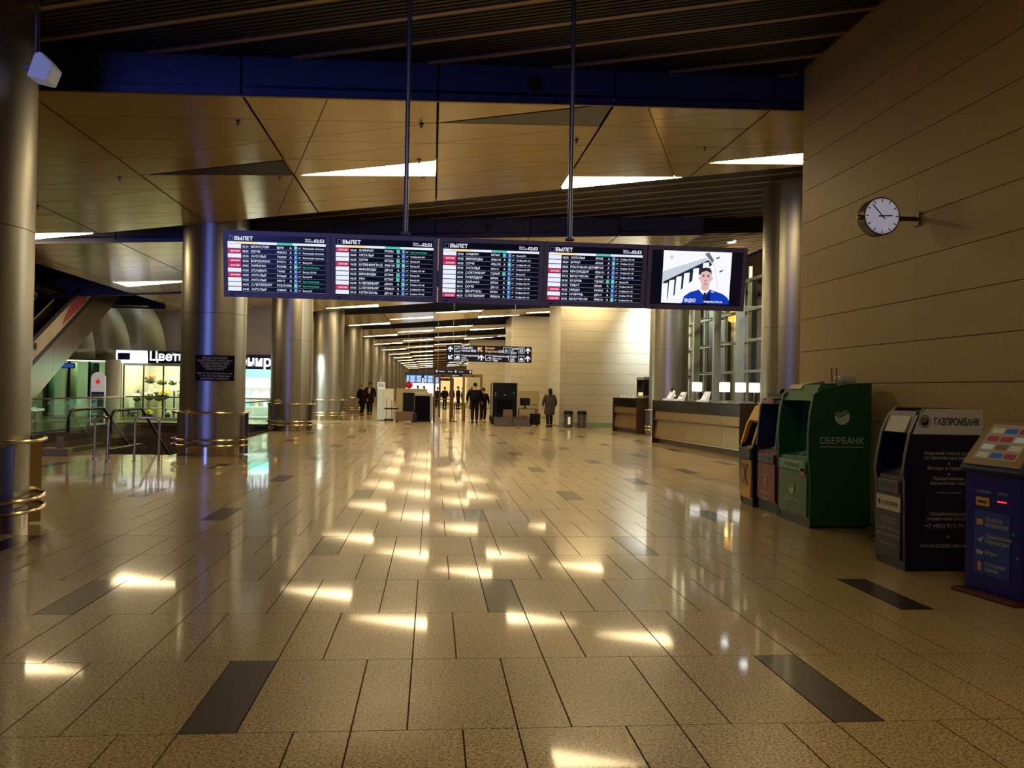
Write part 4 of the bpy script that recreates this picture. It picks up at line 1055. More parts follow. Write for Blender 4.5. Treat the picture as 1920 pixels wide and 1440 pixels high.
def gate(x, y, w_, h_, label, m=M_frm):
    t = thing('detector_gate', label, 'gate', (x, y, 0))
    for s in (-1, 1): MB().box((s * w_ / 2 - .05, -.25, 0), (s * w_ / 2 + .05, .25, h_)).build('side_post', m, t, bevel=.01)
    MB().box((-w_ / 2 - .05, -.2, h_ - .12), (w_ / 2 + .05, .2, h_ + .02)).build('header', m, t)
    MB().box((-.06, -.215, h_ - .08), (.06, -.2, h_ - .03)).build('display', M_blk, t)
    return t
gate(.49, 40.0, .78, 2.2, 'metal detector gate left of the man in black')
gate(1.95, 41.2, .85, 2.25, 'metal detector gate that the man in black stands before', M('gate_tan', (150, 126, 84), .5))
gate(.75, 46.0, .7, 2.1, 'smaller detector gate further back in the hall')
def rail_fence(x0, x1, y, label, h=.82):
    t = thing('barrier_rail', label, 'barrier', ((x0 + x1) / 2, y, 0)); a = (x1 - x0) / 2
    MB().tube([(-a, 0, 0), (-a, 0, h - .04), (-a + .04, 0, h), (a - .04, 0, h), (a, 0, h - .04), (a, 0, 0)], .025, 8).build('frame', M_frm, t, smooth=True)
    MB().tube([(-a, 0, h * .5), (a, 0, h * .5)], .015, 6).build('cross_bar', M_frm, t); MB().box((-a - .1, -.12, 0), (-a + .1, .12, .02)).build('foot', M_black, t)
rail_fence(1.05, 1.55, 40.0, 'low barrier rail between the detector gates')
rail_fence(.1, 1.0, 47.5, 'low barrier rail behind the left detector gate', .95)
t = thing('desk', 'inspection desk with monitor behind the steel table', 'desk', (4.1, 37.6, 0))
MB().box((-.3, -.3, .7), (.6, .3, .74)).build('top', M_steel, t)
for x, y in ((-.26, -.26), (.56, -.26), (-.26, .26), (.56, .26)): MB().box((x - .02, y - .02, 0), (x + .02, y + .02, .7)).build('leg', M_black, t)
t = thing('monitor', 'black monitor standing on the inspection desk', 'monitor', (4.15, 37.6, .74), -.5)
MB().box((-.24, -.02, .12), (.24, .02, .46)).build('panel', M_black, t, bevel=.01); MB().box((-.03, -.03, 0), (.03, .03, .2)).build('stand', M_black, t); MB().box((-.12, -.1, 0), (.12, .1, .02)).build('foot', M_black, t)
t = thing('wheeled_suitcase', 'black wheeled suitcase beside the woman in the grey coat', 'suitcase', (4.45, 36.3, 0), .4)
MB().box((-.2, -.14, .06), (.2, .14, .55)).build('body', M_black, t, bevel=.03)
for x in (-.1, .1): MB().tube([(x, .1, .5), (x, .1, .92)], .012, 6).build('handle_tube', M_rail, t)
MB().tube([(-.1, .1, .92), (.1, .1, .92)], .016, 6).build('grip', M_black, t)
for x in (-.15, .15): MB().prism([(.08 + .05 * cos(a * pi / 5), .05 + .05 * sin(a * pi / 5)) for a in range(10)], 'x', x - .015, x + .015).build('wheel', M_black, t)
o = MB().ball((0, 0, .17), (.19, .16, .17), 12, 8).box((-.05, -.17, .3), (.05, -.1, .36)).build('red_round_sign', M('round_sign_red', (214, 40, 34), .5), smooth=True); o.location = (-1.15, 42, 1.52); tag(o, 'round red sign on top of the cream partition', 'bag')  # stands for a round red sign, shaped as a ball with a tab

# ------------------------------------------------------------------ hanging direction signs
M_sgn = mat('sign_navy', (14, 18, 34), .35); M_sgw = emat('sign_white', (240, 244, 250), .95); M_sga = emat('sign_amber', (240, 190, 120), .95)
def arrow(mb, c, s, ang, mi=0, y=0):
    pts = [(-.12, -.5), (.12, -.5), (.12, .08), (.38, -.18), (.46, .02), (0, .5), (-.46, .02), (-.38, -.18), (-.12, .08)]
    ca, sa = cos(ang), sin(ang)
    P = [(c[0] + s * (x * ca - z * sa), y, c[1] + s * (x * sa + z * ca)) for x, z in pts]
    mb.add(P, [(0, 1, 2, 8), (2, 3, 4, 5), (8, 5, 6, 7), (2, 5, 8)], mi)
def frame_icon(mb, x, z, s, y, kind, mi=0):
    t_ = s * .06
    for a in ((x, z, x + s, z + t_), (x, z + s - t_, x + s, z + s), (x, z, x + t_, z + s), (x + s - t_, z, x + s, z + s)): mb.face([(a[0], y, a[1]), (a[2], y, a[1]), (a[2], y, a[3]), (a[0], y, a[3])], mi)
    def P(pts): mb.face([(x + s * u, y, z + s * v) for u, v in pts], mi)
    if kind == 'plane': P([(.15, .45), (.3, .4), (.8, .68), (.88, .8), (.7, .76), (.45, .6), (.25, .62)]); P([(.12, .18), (.9, .18), (.9, .22), (.12, .22)])
    if kind == 'train': P([(.2, .2), (.8, .2), (.9, .3), (.9, .5), (.7, .8), (.5, .8), (.35, .5), (.2, .45)])
    if kind == 'baby': P([(.15, .3), (.5, .3), (.5, .4), (.15, .4)]); P([(.45, .7), (.8, .6), (.85, .25), (.72, .25), (.66, .5), (.45, .58)])
    if kind == 'wc':
        for u in (.25, .65): P([(u, .15), (u + .1, .15), (u + .13, .65), (u + .05, .72), (u - .03, .65)]); P([(u, .76), (u + .1, .76), (u + .1, .88), (u, .88)])
        P([(.48, .1), (.52, .1), (.52, .9), (.48, .9)])
    if kind == 'wheel': P([(.4, .8), (.5, .8), (.5, .5), (.7, .5), (.75, .3), (.65, .3), (.62, .4), (.4, .4)]); P([(.3, .2), (.6, .15), (.62, .22), (.35, .28), (.28, .45), (.22, .4)])
    if kind == 'cup': P([(.25, .25), (.75, .25), (.8, .55), (.2, .55)]); P([(.45, .6), (.5, .6), (.5, .8), (.45, .8)]); P([(.15, .16), (.85, .16), (.85, .2), (.15, .2)])
def hang_sign(label, x0, x1, y, z0, z1, full=True):
    t = thing('direction_sign', label, 'sign', (x0, y, z0)); W, Hh = x1 - x0, z1 - z0
    MB().box((0, 0, 0), (W, .12, Hh)).build('case', M_sgn, t, bevel=.008)
    for x in (W * .08, W * .8): MB().tube([(x, .06, Hh), (x, .06, zs(x0 + x) - z0)], .008, 6).build('wire', M_alu, t)
    mw, ma = MB(), MB(); yy = -.002
    T = lambda s, fx, fz, sz, mb=mw, fit=None: put_text(mb, s, (W * fx, yy, Hh * fz), US, VF, Hh * sz, bold=.02, fit=fit)
    if full:
        s = Hh * .36
        arrow(mw, (W * .045, Hh * .75), s, 0, y=yy); frame_icon(mw, W * .09, Hh * .57, s, yy, 'plane'); T('Прилёт', .175, .78, .2); T('Arrival', .175, .6, .19); T('到达', .285, .6, .17)
        arrow(ma, (W * .39, Hh * .76), s * 1.1, radians(48), y=yy); T('Вылет', .455, .78, .2, ma); T('Departure', .455, .6, .19, ma); T('出发', .61, .6, .17)
        frame_icon(mw, W * .665, Hh * .57, s, yy, 'wheel'); T('Туалет', .745, .8, .17); T('WC', .745, .66, .13); T('卫生间', .745, .53, .13); frame_icon(mw, W * .845, Hh * .57, s, yy, 'wc'); arrow(mw, (W * .955, Hh * .75), s, 0, y=yy)
        arrow(mw, (W * .045, Hh * .25), s, radians(135), y=yy); frame_icon(mw, W * .09, Hh * .07, s, yy, 'train'); T('Электропоезд', .175, .31, .16); T('Train', .175, .17, .14); T('电气火车', .175, .04, .11)
        for fx in (.37, .725): mw.face([(W * fx, yy, Hh * .1), (W * fx + .012, yy, Hh * .1), (W * fx + .012, yy, Hh * .42), (W * fx, yy, Hh * .42)])
        arrow(mw, (W * .41, Hh * .26), s, 0, y=yy); frame_icon(mw, W * .455, Hh * .07, s, yy, 'baby'); T('Пеленальная', .54, .31, .16); T('Baby care', .54, .17, .14); T('母婴室', .54, .04, .11)
        T('Кафе', .745, .31, .17); T('Cafe', .745, .17, .15); T('咖啡厅', .745, .04, .11); frame_icon(mw, W * .845, Hh * .07, s, yy, 'cup'); arrow(mw, (W * .955, Hh * .26), s, 0, y=yy)
    else:
        s = Hh * .36
        arrow(mw, (W * .06, Hh * .74), s, 0, y=yy); T('Прилёт', .12, .65, .22); T('Вылет', .36, .65, .22); arrow(mw, (W * .56, Hh * .74), s, 0, y=yy); T('Туалет', .64, .65, .2); arrow(mw, (W * .95, Hh * .74), s, 0, y=yy)
        T('Электропоезд', .06, .15, .22); T('Пеленальная', .4, .15, .2); T('Кафе', .75, .15, .22)
    stuff(mw.build('lettering', M_sgw, t))
    if ma.v: stuff(ma.build('amber_lettering', M_sga, t))
hang_sign('large navy direction sign with amber departure arrow above the checkpoint', .44, 3.28, 28, 2.46, 3.0)
hang_sign('small navy direction sign further back above the left detector gate', .1, 2.1, 45, 2.19, 2.57, False)
# far arrival boards
for i, x in enumerate((-1.25, -.05)):
    t = thing('departure_board', ('left' if i == 0 else 'right') + ' one of two tiny bright boards far down the hall', 'screen', (x, 58, 1.9))
    MB().box((-.56, 0, -.0), (.56, .14, .62)).build('housing', M_black, t); sc_ = MB().box((-.52, -.01, .04), (.52, 0, .56)).build('screen', emat('far_screen', (70, 130, 190), 1.0), t)
    lg = MB()
    for k in range(5): lg.box((-.5, -.013, .08 + .09 * k), (-.36, -.011, .14 + .09 * k)).box((-.25, -.013, .08 + .09 * k), (.05, -.011, .13 + .09 * k)).box((.2, -.013, .08 + .09 * k), (.45, -.011, .13 + .09 * k))
    stuff(lg.build('table_rows', M_tw, sc_))
    for s in (-.4, .4): MB().tube([(s, .07, .62), (s, .07, zs(x) - 1.9)], .015, 6).build('hanger', M_alu, t)

# ------------------------------------------------------------------ left side: void, escalators, glass rails
M_gl = glass('rail_glass', (240, 250, 243), .02, 1.0)
M_rub = M('handrail_rubber', (20, 18, 18), .35); M_esc = mat('escalator_steel', (120, 104, 84), .3, metal=.7)
def glass_rail(label, pts, h=1.02, seg=1.4, base=True):
    """glass balustrade on a kerb along straight runs"""
    t = thing('glass_balustrade', label, 'railing', (pts[0][0], pts[0][1], 0)); o0 = Vector((pts[0][0], pts[0][1], 0))
    P = [Vector((x, y, 0)) - o0 for x, y in pts]
    for a, b in zip(P, P[1:]):
        L = (b - a).length; d = (b - a) / L; k = max(1, round(L / seg))
        for i in range(k):
            p, q = a + d * (L * i / k + .02), a + d * (L * (i + 1) / k - .02); up = Vector((0, 0, .06 + (h - .1) / 2))
            MB().bar(p + up, q + up, .012, h - .1).build('pane', M_gl, t)
        MB().bar(a + Vector((0, 0, .03)), b + Vector((0, 0, .03)), .05, .06).build('kerb', M_black, t)
        MB().tube([a + Vector((0, 0, h)), b + Vector((0, 0, h))], .025, 8).build('top_rail', M_rail, t, smooth=True)
    return t
glass_rail('glass balustrade along the far left edge of the escalator void', [(VX0 - .1, VY0 + .8), (VX0 - .1, VY1 + .1), (VX0 + 2.6, VY1 + .1)])
glass_rail('glass balustrade between the steel columns beside the void', [(VX1 + .12, VY0 + 2.3), (VX1 + .12, VY1 + .1), (VX1 - 2.5, VY1 + .1)])
def escalator_down(label, xa, xb, y0, flat, run):
    t = thing('escalator', label, 'escalator', ((xa + xb) / 2, y0, 0)); w_ = (xb - xa) / 2; sl = math.tan(radians(30))
    for s in (-1, 1):
        x = s * w_
        top = [(0, .45), (-.02, .60), (.02, .78), (.12, .89), (.28, .93), (flat, .93), (flat + run, .93 - run * sl)]
        MB().tube([(x, y, z) for y, z in top], .035, 8).build('handrail', M_rub, t, smooth=True)
        gp = [(.06, .04), (.04, .6), (.14, .83), (.28, .89), (flat, .89), (flat + run, .89 - run * sl), (flat + run, .08 - run * sl), (flat, .04)]
        MB().prism(gp, 'x', x - .006, x + .006).build('glass_panel', M_gl, t)
        sk = [(-.05, -.3), (-.05, .10), (flat, .10), (flat + run, .10 - run * sl), (flat + run, -.5 - run * sl), (flat, -.5)]
        MB().prism(sk, 'x', x - .05, x + .05).build('skirt', M_esc, t)
    MB().box((-w_ + .05, -.4, -.05), (w_ - .05, flat - .2, .006)).build('comb_plate', M_esc, t)
    k = int(run / .4)
    for i in range(k):
        yy = flat - .1 + .4 * i; zz = -.02 - max(0, .23 * (i - 1))
        MB().box((-w_ + .06, yy, zz - .23), (w_ - .06, yy + .41, zz)).build('step', M('step_grey', (70, 66, 62), .4, metal=.6), t)
    return t
escalator_down('escalator going down beside the column with the plaque', -7.78, -6.9, 19.0, 1.9, 4.2)
escalator_down('escalator going down at the far side of the void', -10.35, -9.5, 19.0, .9, 4.2)
def ubar(label, a, b, h=.86):
    a, b = Vector((*a, 0)), Vector((*b, 0)); t = thing('barrier_hoop', label, 'barrier', (a + b) / 2, math.atan2(b.y - a.y, b.x - a.x)); L = (b - a).length / 2
    pts = [(-L, 0, .01), (-L, 0, h - .1)] + [(-L + .1 - .1 * cos(k * pi / 8), 0, h - .1 + .1 * sin(k * pi / 8)) for k in range(1, 5)] + [(L - .1 + .1 * sin(k * pi / 8), 0, h - .1 + .1 * cos(k * pi / 8)) for k in range(0, 5)] + [(L, 0, .01)]
    MB().tube(pts, .026, 10).build('hoop', M_rail, t, smooth=True)
    for x in (-L, L): MB().lathe([(.055, 0), (.055, .008), (.03, .014)], 14, (x, 0, 0)).build('floor_flange', M_chrome, t, smooth=True)
ubar('narrow steel hoop barrier, left of the two before the escalator', (-6.66, 17.5), (-6.26, 17.1))
ubar('wide steel hoop barrier, right of the two before the escalator', (-5.83, 17.3), (-5.38, 17.36))
o = MB().box((-.25, -.12, 0), (.25, .12, .16)).box((-.02, -.02, .16), (.1, .02, .4)).build('stone_post', M('post_stone', (150, 138, 110), .6)); o.location = (-7.7, 18.3, 0); tag(o, 'short stone block post at the void edge behind the hoops', 'post')
# rising escalator with metal side cladding
t = thing('escalator', 'escalator rising through the ceiling at the far left, clad in metal', 'escalator', (-11.9, 24.4, 0))
sl = .56; R_ = 9.0
def band(z0, z1, x0, x1, name, m, y0=0, y1=R_):
    MB().prism([(y0, max(-.0, z0 + sl * y0)), (y1, z0 + sl * y1), (y1, z1 + sl * y1), (y0, z1 + sl * y0)], 'x', x0, x1).build(name, m, t)
M_clad = mat('clad_metal', (150, 134, 104), .28, metal=.85, noise=.06, nscale=3)
for i in range(6): band(-.25, .82, -.02, .0, 'cladding_panel', M_clad, .6 + i * 1.4, .6 + i * 1.4 + 1.39)
band(-.25, .82, -1.25, -.03, 'truss', M_esc, .6, R_); band(.82, .98, -.04, .005, 'black_band', M_black, 0, R_)
band(.98, 1.55, -.03, -.01, 'poster_strip', mat('poster_cream', (190, 176, 160), .5, noise=.15, nscale=1.2), .2, R_ - 1.2); band(1.55, 1.72, -.06, .02, 'handrail', M_rub, 0, R_); band(.98, 1.55, -1.2, -1.17, 'far_balustrade', M_black, .2, R_)
M_po = M('poster_pink', (176, 70, 84), .5); M_pk = M('poster_black', (26, 22, 24), .5)
for y_, z_, r_, m_ in ((1.3, 1.28, .18, M('poster_orange', (200, 110, 70), .5)), (2.2, 1.35, .12, M_pk), (1.0, 1.2, .09, M_pk)):
    k = 16; MB().face([(.0005, y_ + r_ * cos(2 * pi * i / k), z_ + sl * y_ + r_ * sin(2 * pi * i / k)) for i in range(k)]).build('poster_dot', m_, t)
MB().add([(.0, 4.0, 1.1 + sl * 4), (.0, 5.9, 1.02 + sl * 5.9), (.0, 5.9, 1.5 + sl * 5.9), (.0, 4.6, 1.5 + sl * 4.6)], [(0, 1, 2, 3)]).build('poster_flower', M_po, t)
MB().box((-1.3, -1.4, 0), (.02, .6, .9)).build('landing_box', M_clad, t)

# ------------------------------------------------------------------ shop block beyond the void
SY = 36.0
M_bulk = mat('bulkhead_steel', (150, 150, 140), .42, metal=.9, noise=.05, nscale=2)
bk = MB(); prof = [(SY, 2.42)] + [(SY - 2.6 * (1 - cos(a)), 2.42 + 2.1 * sin(a)) for a in [radians(15 * i) for i in range(1, 7)]]
for i in range(5):
    xa, xb = -17.9 + i * 1.4, -17.9 + (i + 1) * 1.4 - .012
    mb = MB()
    for (ya, za_), (yb, zb) in zip(prof, prof[1:]): mb.face([(xa, ya, za_), (xb, ya, za_), (xb, yb, zb), (xa, yb, zb)])
    o = mb.build('trim_%d' % (30 + i), M_bulk, smooth=True); sd_ = o.modifiers.new('solid', 'SOLIDIFY'); sd_.thickness = .04; struct(o)
struct(MB().box((-18, SY + 3.4, 0), (-5.9, SY + 3.6, 5.2)).box((-18, SY, 2.5), (-5.9, SY + .1, 5.0)).box((-18, SY + .1, 3.0), (-5.9, SY + 3.4, 3.1)).box((-6.1, SY, 0), (-5.9, SY + .4, 3)).build('wall_shop', mat('shop_wall', (196, 192, 178), .5)))
struct(MB().box((-6.2, SY + 3.6, 0), (-6.0, 155, 5.1)).build('wall_left_far', mat('pale_cladding', (186, 184, 170), .4, noise=.04)))
for x in (-12.8, -9.35): struct(MB().box((x - .1, SY, 0), (x + .1, SY + 3.4, 2.98)).build('trim_%d' % (40 + int(-x)), mat('shop_wall', (196, 192, 178), .5)))
# shop fascia sign
t = thing('shop_sign', 'glowing white sign box of the flower shop with script lettering', 'sign', (-12.9, SY - .12, 2.36))
MB().box((0, 0, 0), (1.25, .1, .52)).build('light_box', emat('sign_box_white', (240, 242, 255), 2.2), t, bevel=.03); MB().box((.08, -.012, .12), (.56, 0, .4)).build('blue_field', M('sign_blue', (20, 30, 90), .4), t)
MB().box((1.27, .0, 0), (3.4, .08, .5)).build('dark_panel', M_black, t); lg = MB(); put_text(lg, 'Цветы', (1.35, -.02, .12), US, VF, .5, bold=.02); stuff(lg.build('lettering', emat('neon_white', (240, 245, 255), 2.5), t))
t = thing('shop_sign', 'glowing white letters of the next shop between the columns', 'sign', (-9.1, SY - .1, 2.2))
MB().box((0, .02, 0), (3.0, .1, .6)).build('dark_panel', M_black, t); lg = MB(); put_text(lg, 'Сувениры', (.1, -.01, .14), US, VF, .58, bold=.03, fit=2.7); stuff(lg.build('lettering', emat('neon_white2', (235, 240, 255), 2.2), t))
# flower shop front and inside
wf = struct(MB().box((-12.65, SY + .02, 0), (-9.5, SY + .12, .14)).box((-12.65, SY + .02, 2.26), (-9.5, SY + .12, 2.36)).build('window_2', M_alu))
for i in range(4):
    a = -12.65 + i * .7875; MB().box((a, SY + .02, .14), (a + .04, SY + .1, 2.26)).build('mullion', M_black, wf); MB().box((a + .045, SY + .05, .15), (a + .785, SY + .06, 2.25)).build('pane', M_gl, wf)
lamp('flower_shop_lamp', 'AREA', (-11.1, SY + 1.4, 2.9), 260, (1, .88, .62), 2.4, (-11.3, SY + 1.5, 0))
M_shelf = mat('shelf_glass', (190, 200, 180), .2); M_pot = [M('pot%d' % i, c, .4) for i, c in enumerate(((236, 226, 196), (190, 170, 120), (120, 130, 110), (220, 220, 214)))]
M_flw = [M('flower_yellow', (240, 214, 40), .6), M('flower_cream', (244, 232, 206), .6), M('flower_purple', (120, 70, 150), .6), M('flower_white', (240, 240, 232), .6), M('flower_peach', (236, 180, 130), .6), M('flower_rust', (150, 100, 60), .6)]
M_leaf = M('leaf_green', (70, 100, 40), .6)
for z in (.5, 1.25):
    yo = 0 if z < 1 else 1.1
    o = MB().box((-12.6, SY + .5 + yo, z - .03), (-9.6, SY + 1.3 + yo, z)).build('flower_shelf', M_shelf); tag(o, ('lower' if z < 1 else 'upper') + ' display shelf inside the flower shop', 'shelf')
    for x in (-12.6, -11.1, -9.65): MB().box((x, SY + .5 + yo, 0), (x + .05, SY + .56 + yo, z - .03)).build('upright', M_black, o)
def bouquet(x, y, z, h, r, fi, pi_, label, k=30):
    r *= .78
    t = thing('bouquet', label, 'flowers', (x, y, z))
    MB().lathe([(r * .35, 0), (r * .5, h * .2), (r * .38, h * .4), (r * .48, h * .44)], 14).build('vase', M_pot[pi_], t, smooth=True)
    rnd = random.Random(int(x * 100 + z * 37)); mb, lf = MB(), MB()
    for i in range(k):
        a = rnd.uniform(0, 2 * pi); rr = r * sqrt(rnd.random()); zz = h * .62 + (r - rr) * .7 + rnd.uniform(-.04, .04)
        mb.ball((rr * cos(a), rr * sin(a), zz + .1), (.06, .06, .045), 6, 4)
        lf.bar((0, 0, h * .38), (rr * cos(a), rr * sin(a), zz + .1), .012, .004)
        b_ = rnd.uniform(0, 2 * pi); lf.add([(rr * .4 * cos(b_), rr * .4 * sin(b_), h * .45), (rr * cos(b_) * 1.1, rr * sin(b_) * 1.1, h * .55), (rr * cos(b_ + .4) * 1.05, rr * sin(b_ + .4) * 1.05, h * .68), (rr * .4 * cos(b_ + .5), rr * .4 * sin(b_ + .5), h * .6)], [(0, 1, 2, 3)])
    stuff(mb.build('blossoms', M_flw[fi], t, smooth=True)); stuff(lf.build('stems', M_leaf, t))
for a in ((-12.15, SY + 1.9, 1.25, .62, .3, 5, 0, 'rust coloured bouquet on a tall cream vase, top left in the flower shop'), (-11.25, SY + 1.9, 1.25, .5, .24, 3, 3, 'white bouquet on the upper shelf of the flower shop'), (-10.0, SY + 1.9, 1.25, .6, .24, 2, 3, 'purple bouquet at the right end of the upper shelf'),
          (-11.85, SY + .8, .5, .72, .26, 1, 1, 'cream bouquet on the lower shelf, left of the yellow one'), (-11.25, SY + .8, .5, .8, .27, 0, 1, 'bright yellow bouquet on the lower shelf of the flower shop'), (-10.5, SY + .8, .5, .75, .28, 3, 0, 'large white bouquet on the lower shelf, right of the yellow one'), (-9.95, SY + .8, .5, .66, .22, 4, 2, 'peach bouquet at the right end of the lower shelf'),
          (-12.35, SY + .8, .5, .6, .2, 3, 2, 'white bouquet at the left end of the lower shelf'), (-12.3, SY + .26, 0, .3, .14, 2, 1, 'purple bouquet on the floor of the flower shop'), (-10.9, SY + .26, 0, .32, .14, 1, 2, 'cream bouquet on the floor of the flower shop, right part'),
          (-11.68, SY + 1.9, 1.25, .5, .26, 4, 0, 'peach bouquet on the upper shelf beside the rust one'), (-10.75, SY + 1.9, 1.25, .6, .28, 1, 1, 'cream bouquet on the upper shelf right of the white one'), (-10.35, SY + 1.75, 1.25, .4, .2, 5, 2, 'low rust bouquet on the upper shelf near its right end'),
          (-11.0, SY + 2.9, 0, 1.9, .4, 3, 3, 'tall white flower arrangement on the floor at the back of the shop'), (-12.1, SY + 2.9, 0, 1.7, .38, 1, 0, 'tall cream flower arrangement on the floor at the back of the shop'), (-10.0, SY + 2.9, 0, 1.8, .38, 4, 1, 'tall peach flower arrangement on the floor at the back of the shop'),
          (-11.65, SY + .26, 0, .32, .16, 0, 1, 'small yellow bouquet on the floor behind the shop window'), (-10.2, SY + .26, 0, .34, .16, 3, 2, 'small white bouquet on the floor behind the shop window')): bouquet(*a)
# second shop: white shelving, teal panel
lamp('second_shop_lamp', 'AREA', (-7.6, SY + 1.4, 2.9), 420, (.86, 1, .98), 2.2, (-7.6, SY + 1.6, 0))
t = thing('shop_shelving', 'white shop shelving with a teal header seen between the columns', 'shelves', (-7.5, SY + 2.9, 0))
MB().box((-1.4, .25, 0), (1.4, .3, 2.4)).build('back', M_card, t); MB().box((-1.4, -.02, 1.9), (1.4, .25, 2.3)).build('header', M('teal', (70, 190, 180), .5), t)
for z in (.1, .55, 1.0, 1.45): MB().box((-1.4, -.15, z), (1.4, .25, z + .03)).build('shelf', M_lw, t)
for i in range(12):
    o = MB().box((-.09, -.1, 0), (.09, .1, .22 + .03 * (i % 3))).build('carton', [M_card, M('carton_teal', (120, 200, 190)), M('carton_tan', (200, 180, 140))][i % 3], bevel=.01)
    o.location = (-8.6 + .32 * (i % 6) * 1.2, SY + 2.9, 1.031 if i < 6 else .581); tag(o, 'small %s carton on the second shop shelf, %s from the left on the %s level' % (['white', 'teal', 'tan'][i % 3], ['first', 'second', 'third', 'fourth', 'fifth', 'sixth'][i % 6], 'upper' if i < 6 else 'lower'), 'carton')
# dark glazed front at the far left
wf = struct(MB().box((-17.9, SY - .3, 0), (-13.05, SY - .2, .12)).box((-17.9, SY - .3, 2.36), (-13.05, SY - .2, 2.5)).build('window_3', M_black))
M_dgl = glass('dark_glass', (205, 222, 205), .03, .9)
for i in range(6):
    a = -17.9 + i * .80; MB().box((a, SY - .3, .12), (a + .07, SY - .2, 2.36)).build('mullion', M_black, wf); MB().box((a + .07, SY - .26, .13), (a + .795, SY - .25, 2.35)).build('pane', M_dgl, wf)
lamp('left_shop_lamp', 'AREA', (-15.2, SY + 1.6, 2.9), 130, (.85, 1, .78), 1.6, (-15.6, SY + 1.6, 0))
for i, x in enumerate((-17.0, -16.1, -15.2, -14.3)):
    o = MB().lathe([(.2, 0), (.22, .05), (.22, 2.3), (.2, 2.35)], 14).build('pillar', [M('pillar_cream', (220, 210, 170)), M('pillar_green', (90, 130, 100))][i % 2], smooth=True); o.location = (x, SY + 1.3, 0)
    tag(o, '%s round pillar behind the dark glass shop front, %s from the left' % (['cream', 'green'][i % 2], ['first', 'second', 'third', 'fourth'][i]), 'pillar')
wc_ = MB().lathe([(.29, 0), (.29, 2.45)], 28).build('column', mat('white_column', (214, 214, 200), .35), smooth=True); wc_.location = (-12.68, 35.0, 0); tag(wc_, 'short white round column at the corner of the flower shop', 'column')
strip = MB().box((-17.9, SY - .40, 2.38), (-13.05, SY - .32, 2.42)).build('light_strip', emat('strip_warm', (255, 230, 180), 3)); tag(strip, 'thin warm light strip under the steel bulkhead', 'light')
o = thing('wall_screen', 'small blue information screen above the dark glass front', 'screen', (-14.95, SY - .5, 2.08)); MB().box((0, 0, 0), (.6, .05, .22)).build('case', M_black, o); MB().box((.03, -.004, .03), (.57, 0, .19)).build('screen', emat('info_blue', (40, 80, 150), .9), o)
# totem with a red star
t = thing('star_totem', 'white rounded totem with a red star and blue lower half', 'totem', (-11.81, 31.2, 0))
k = 12; top = [(.24 * cos(pi * i / k), 1.66 + .24 * sin(pi * i / k)) for i in range(k + 1)]
MB().prism(([(-.24, .0)] + top[::-1] + [(.24, .0)]), 'y', 0, .1).build('panel', mat('totem_white', (232, 230, 224), .4, emit=(232, 230, 224), estr=.25), t)
MB().box((-.22, -.006, .1), (.22, 0, 1.2)).build('blue_field', M('totem_blue', (40, 60, 110), .4), t)
st_ = MB(); P = [((.13 if i % 2 == 0 else .052) * sin(pi * i / 5), (.13 if i % 2 == 0 else .052) * cos(pi * i / 5)) for i in range(10)]
for i in range(10): st_.face([(0, -.004, 1.56), (P[(i + 1) % 10][0], -.004, 1.56 + P[(i + 1) % 10][1]), (P[i][0], -.004, 1.56 + P[i][1])])
st_.build('red_star', emat('star_red', (220, 30, 30), .8), t)
lg = MB()
for i, s_ in enumerate(('Аэроэкспресс', 'Aeroexpress', 'поезд в город')): put_text(lg, s_, (0, -.008, 1.08 - .08 * i), US, VF, .06, 'c')
stuff(lg.build('lettering', M_lw, t))
o = thing('white_bench', 'small white bench far behind the glass balustrade', 'bench', (-15.3, 33.5, 0)); MB().box((-.6, -.25, .42), (.6, .25, .5)).build('seat', M_card, o, bevel=.02)
for x in (-.45, .45): MB().box((x - .04, -.2, 0), (x + .04, .2, .42)).build('leg', M_alu, o)

# ------------------------------------------------------------------ plaque, camera box, discs, sprinklers, downlights, outside lamp
t = thing('notice_plaque', 'small black bilingual notice plaque mounted on the steel column', 'sign', (-4.63, 18.55, 1.62))
MB().box((-.405, 0, 0), (.405, .02, .54)).build('plate', mat('plaque_black', (10, 10, 16), .6, spec=.2), t)
lg = MB()
for s_, z, e in (('ВЫХОД К ОСТАНОВКЕ', .465, .058), ('ОБЩЕСТВЕННОГО ТРАНСПОРТА', .405, .058), ('ОСУЩЕСТВЛЯЕТСЯ ЧЕРЕЗ', .345, .058), ('ПОДЗЕМНЫЙ ПЕРЕХОД', .285, .058), ('"АЭРОЭКСПРЕСС"', .225, .058), ('Exit to the municipal bus stop', .14, .055), ('is via the Aeroexpress', .085, .055), ('pedestrian underpass', .03, .055)): put_text(lg, s_, (0, -.003, z), US, VF, e, 'c', fit=min(.74, len(s_) * e * .52))
stuff(lg.build('lettering', mat('print_pale', (190, 196, 214), .5), t))
MB().box((-.06, .0, .541), (.06, .03, .60)).build('clip', M_bez, t)
t = thing('loudspeaker', 'white wedge shaped loudspeaker high on the nearest left column', 'loudspeaker', (-3.86, 8.72, 4.6))
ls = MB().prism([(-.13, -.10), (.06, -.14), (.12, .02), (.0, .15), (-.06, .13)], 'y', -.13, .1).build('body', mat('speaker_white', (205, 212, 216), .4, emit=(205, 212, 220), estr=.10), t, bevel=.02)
MB().box((-.2, -.02, .0), (-.08, .03, .04)).build('bracket', M_bez, t); MB().tube([(-.12, .04, .12), (-.12, .04, .7)], .008, 6).build('conduit', M_bez, t)
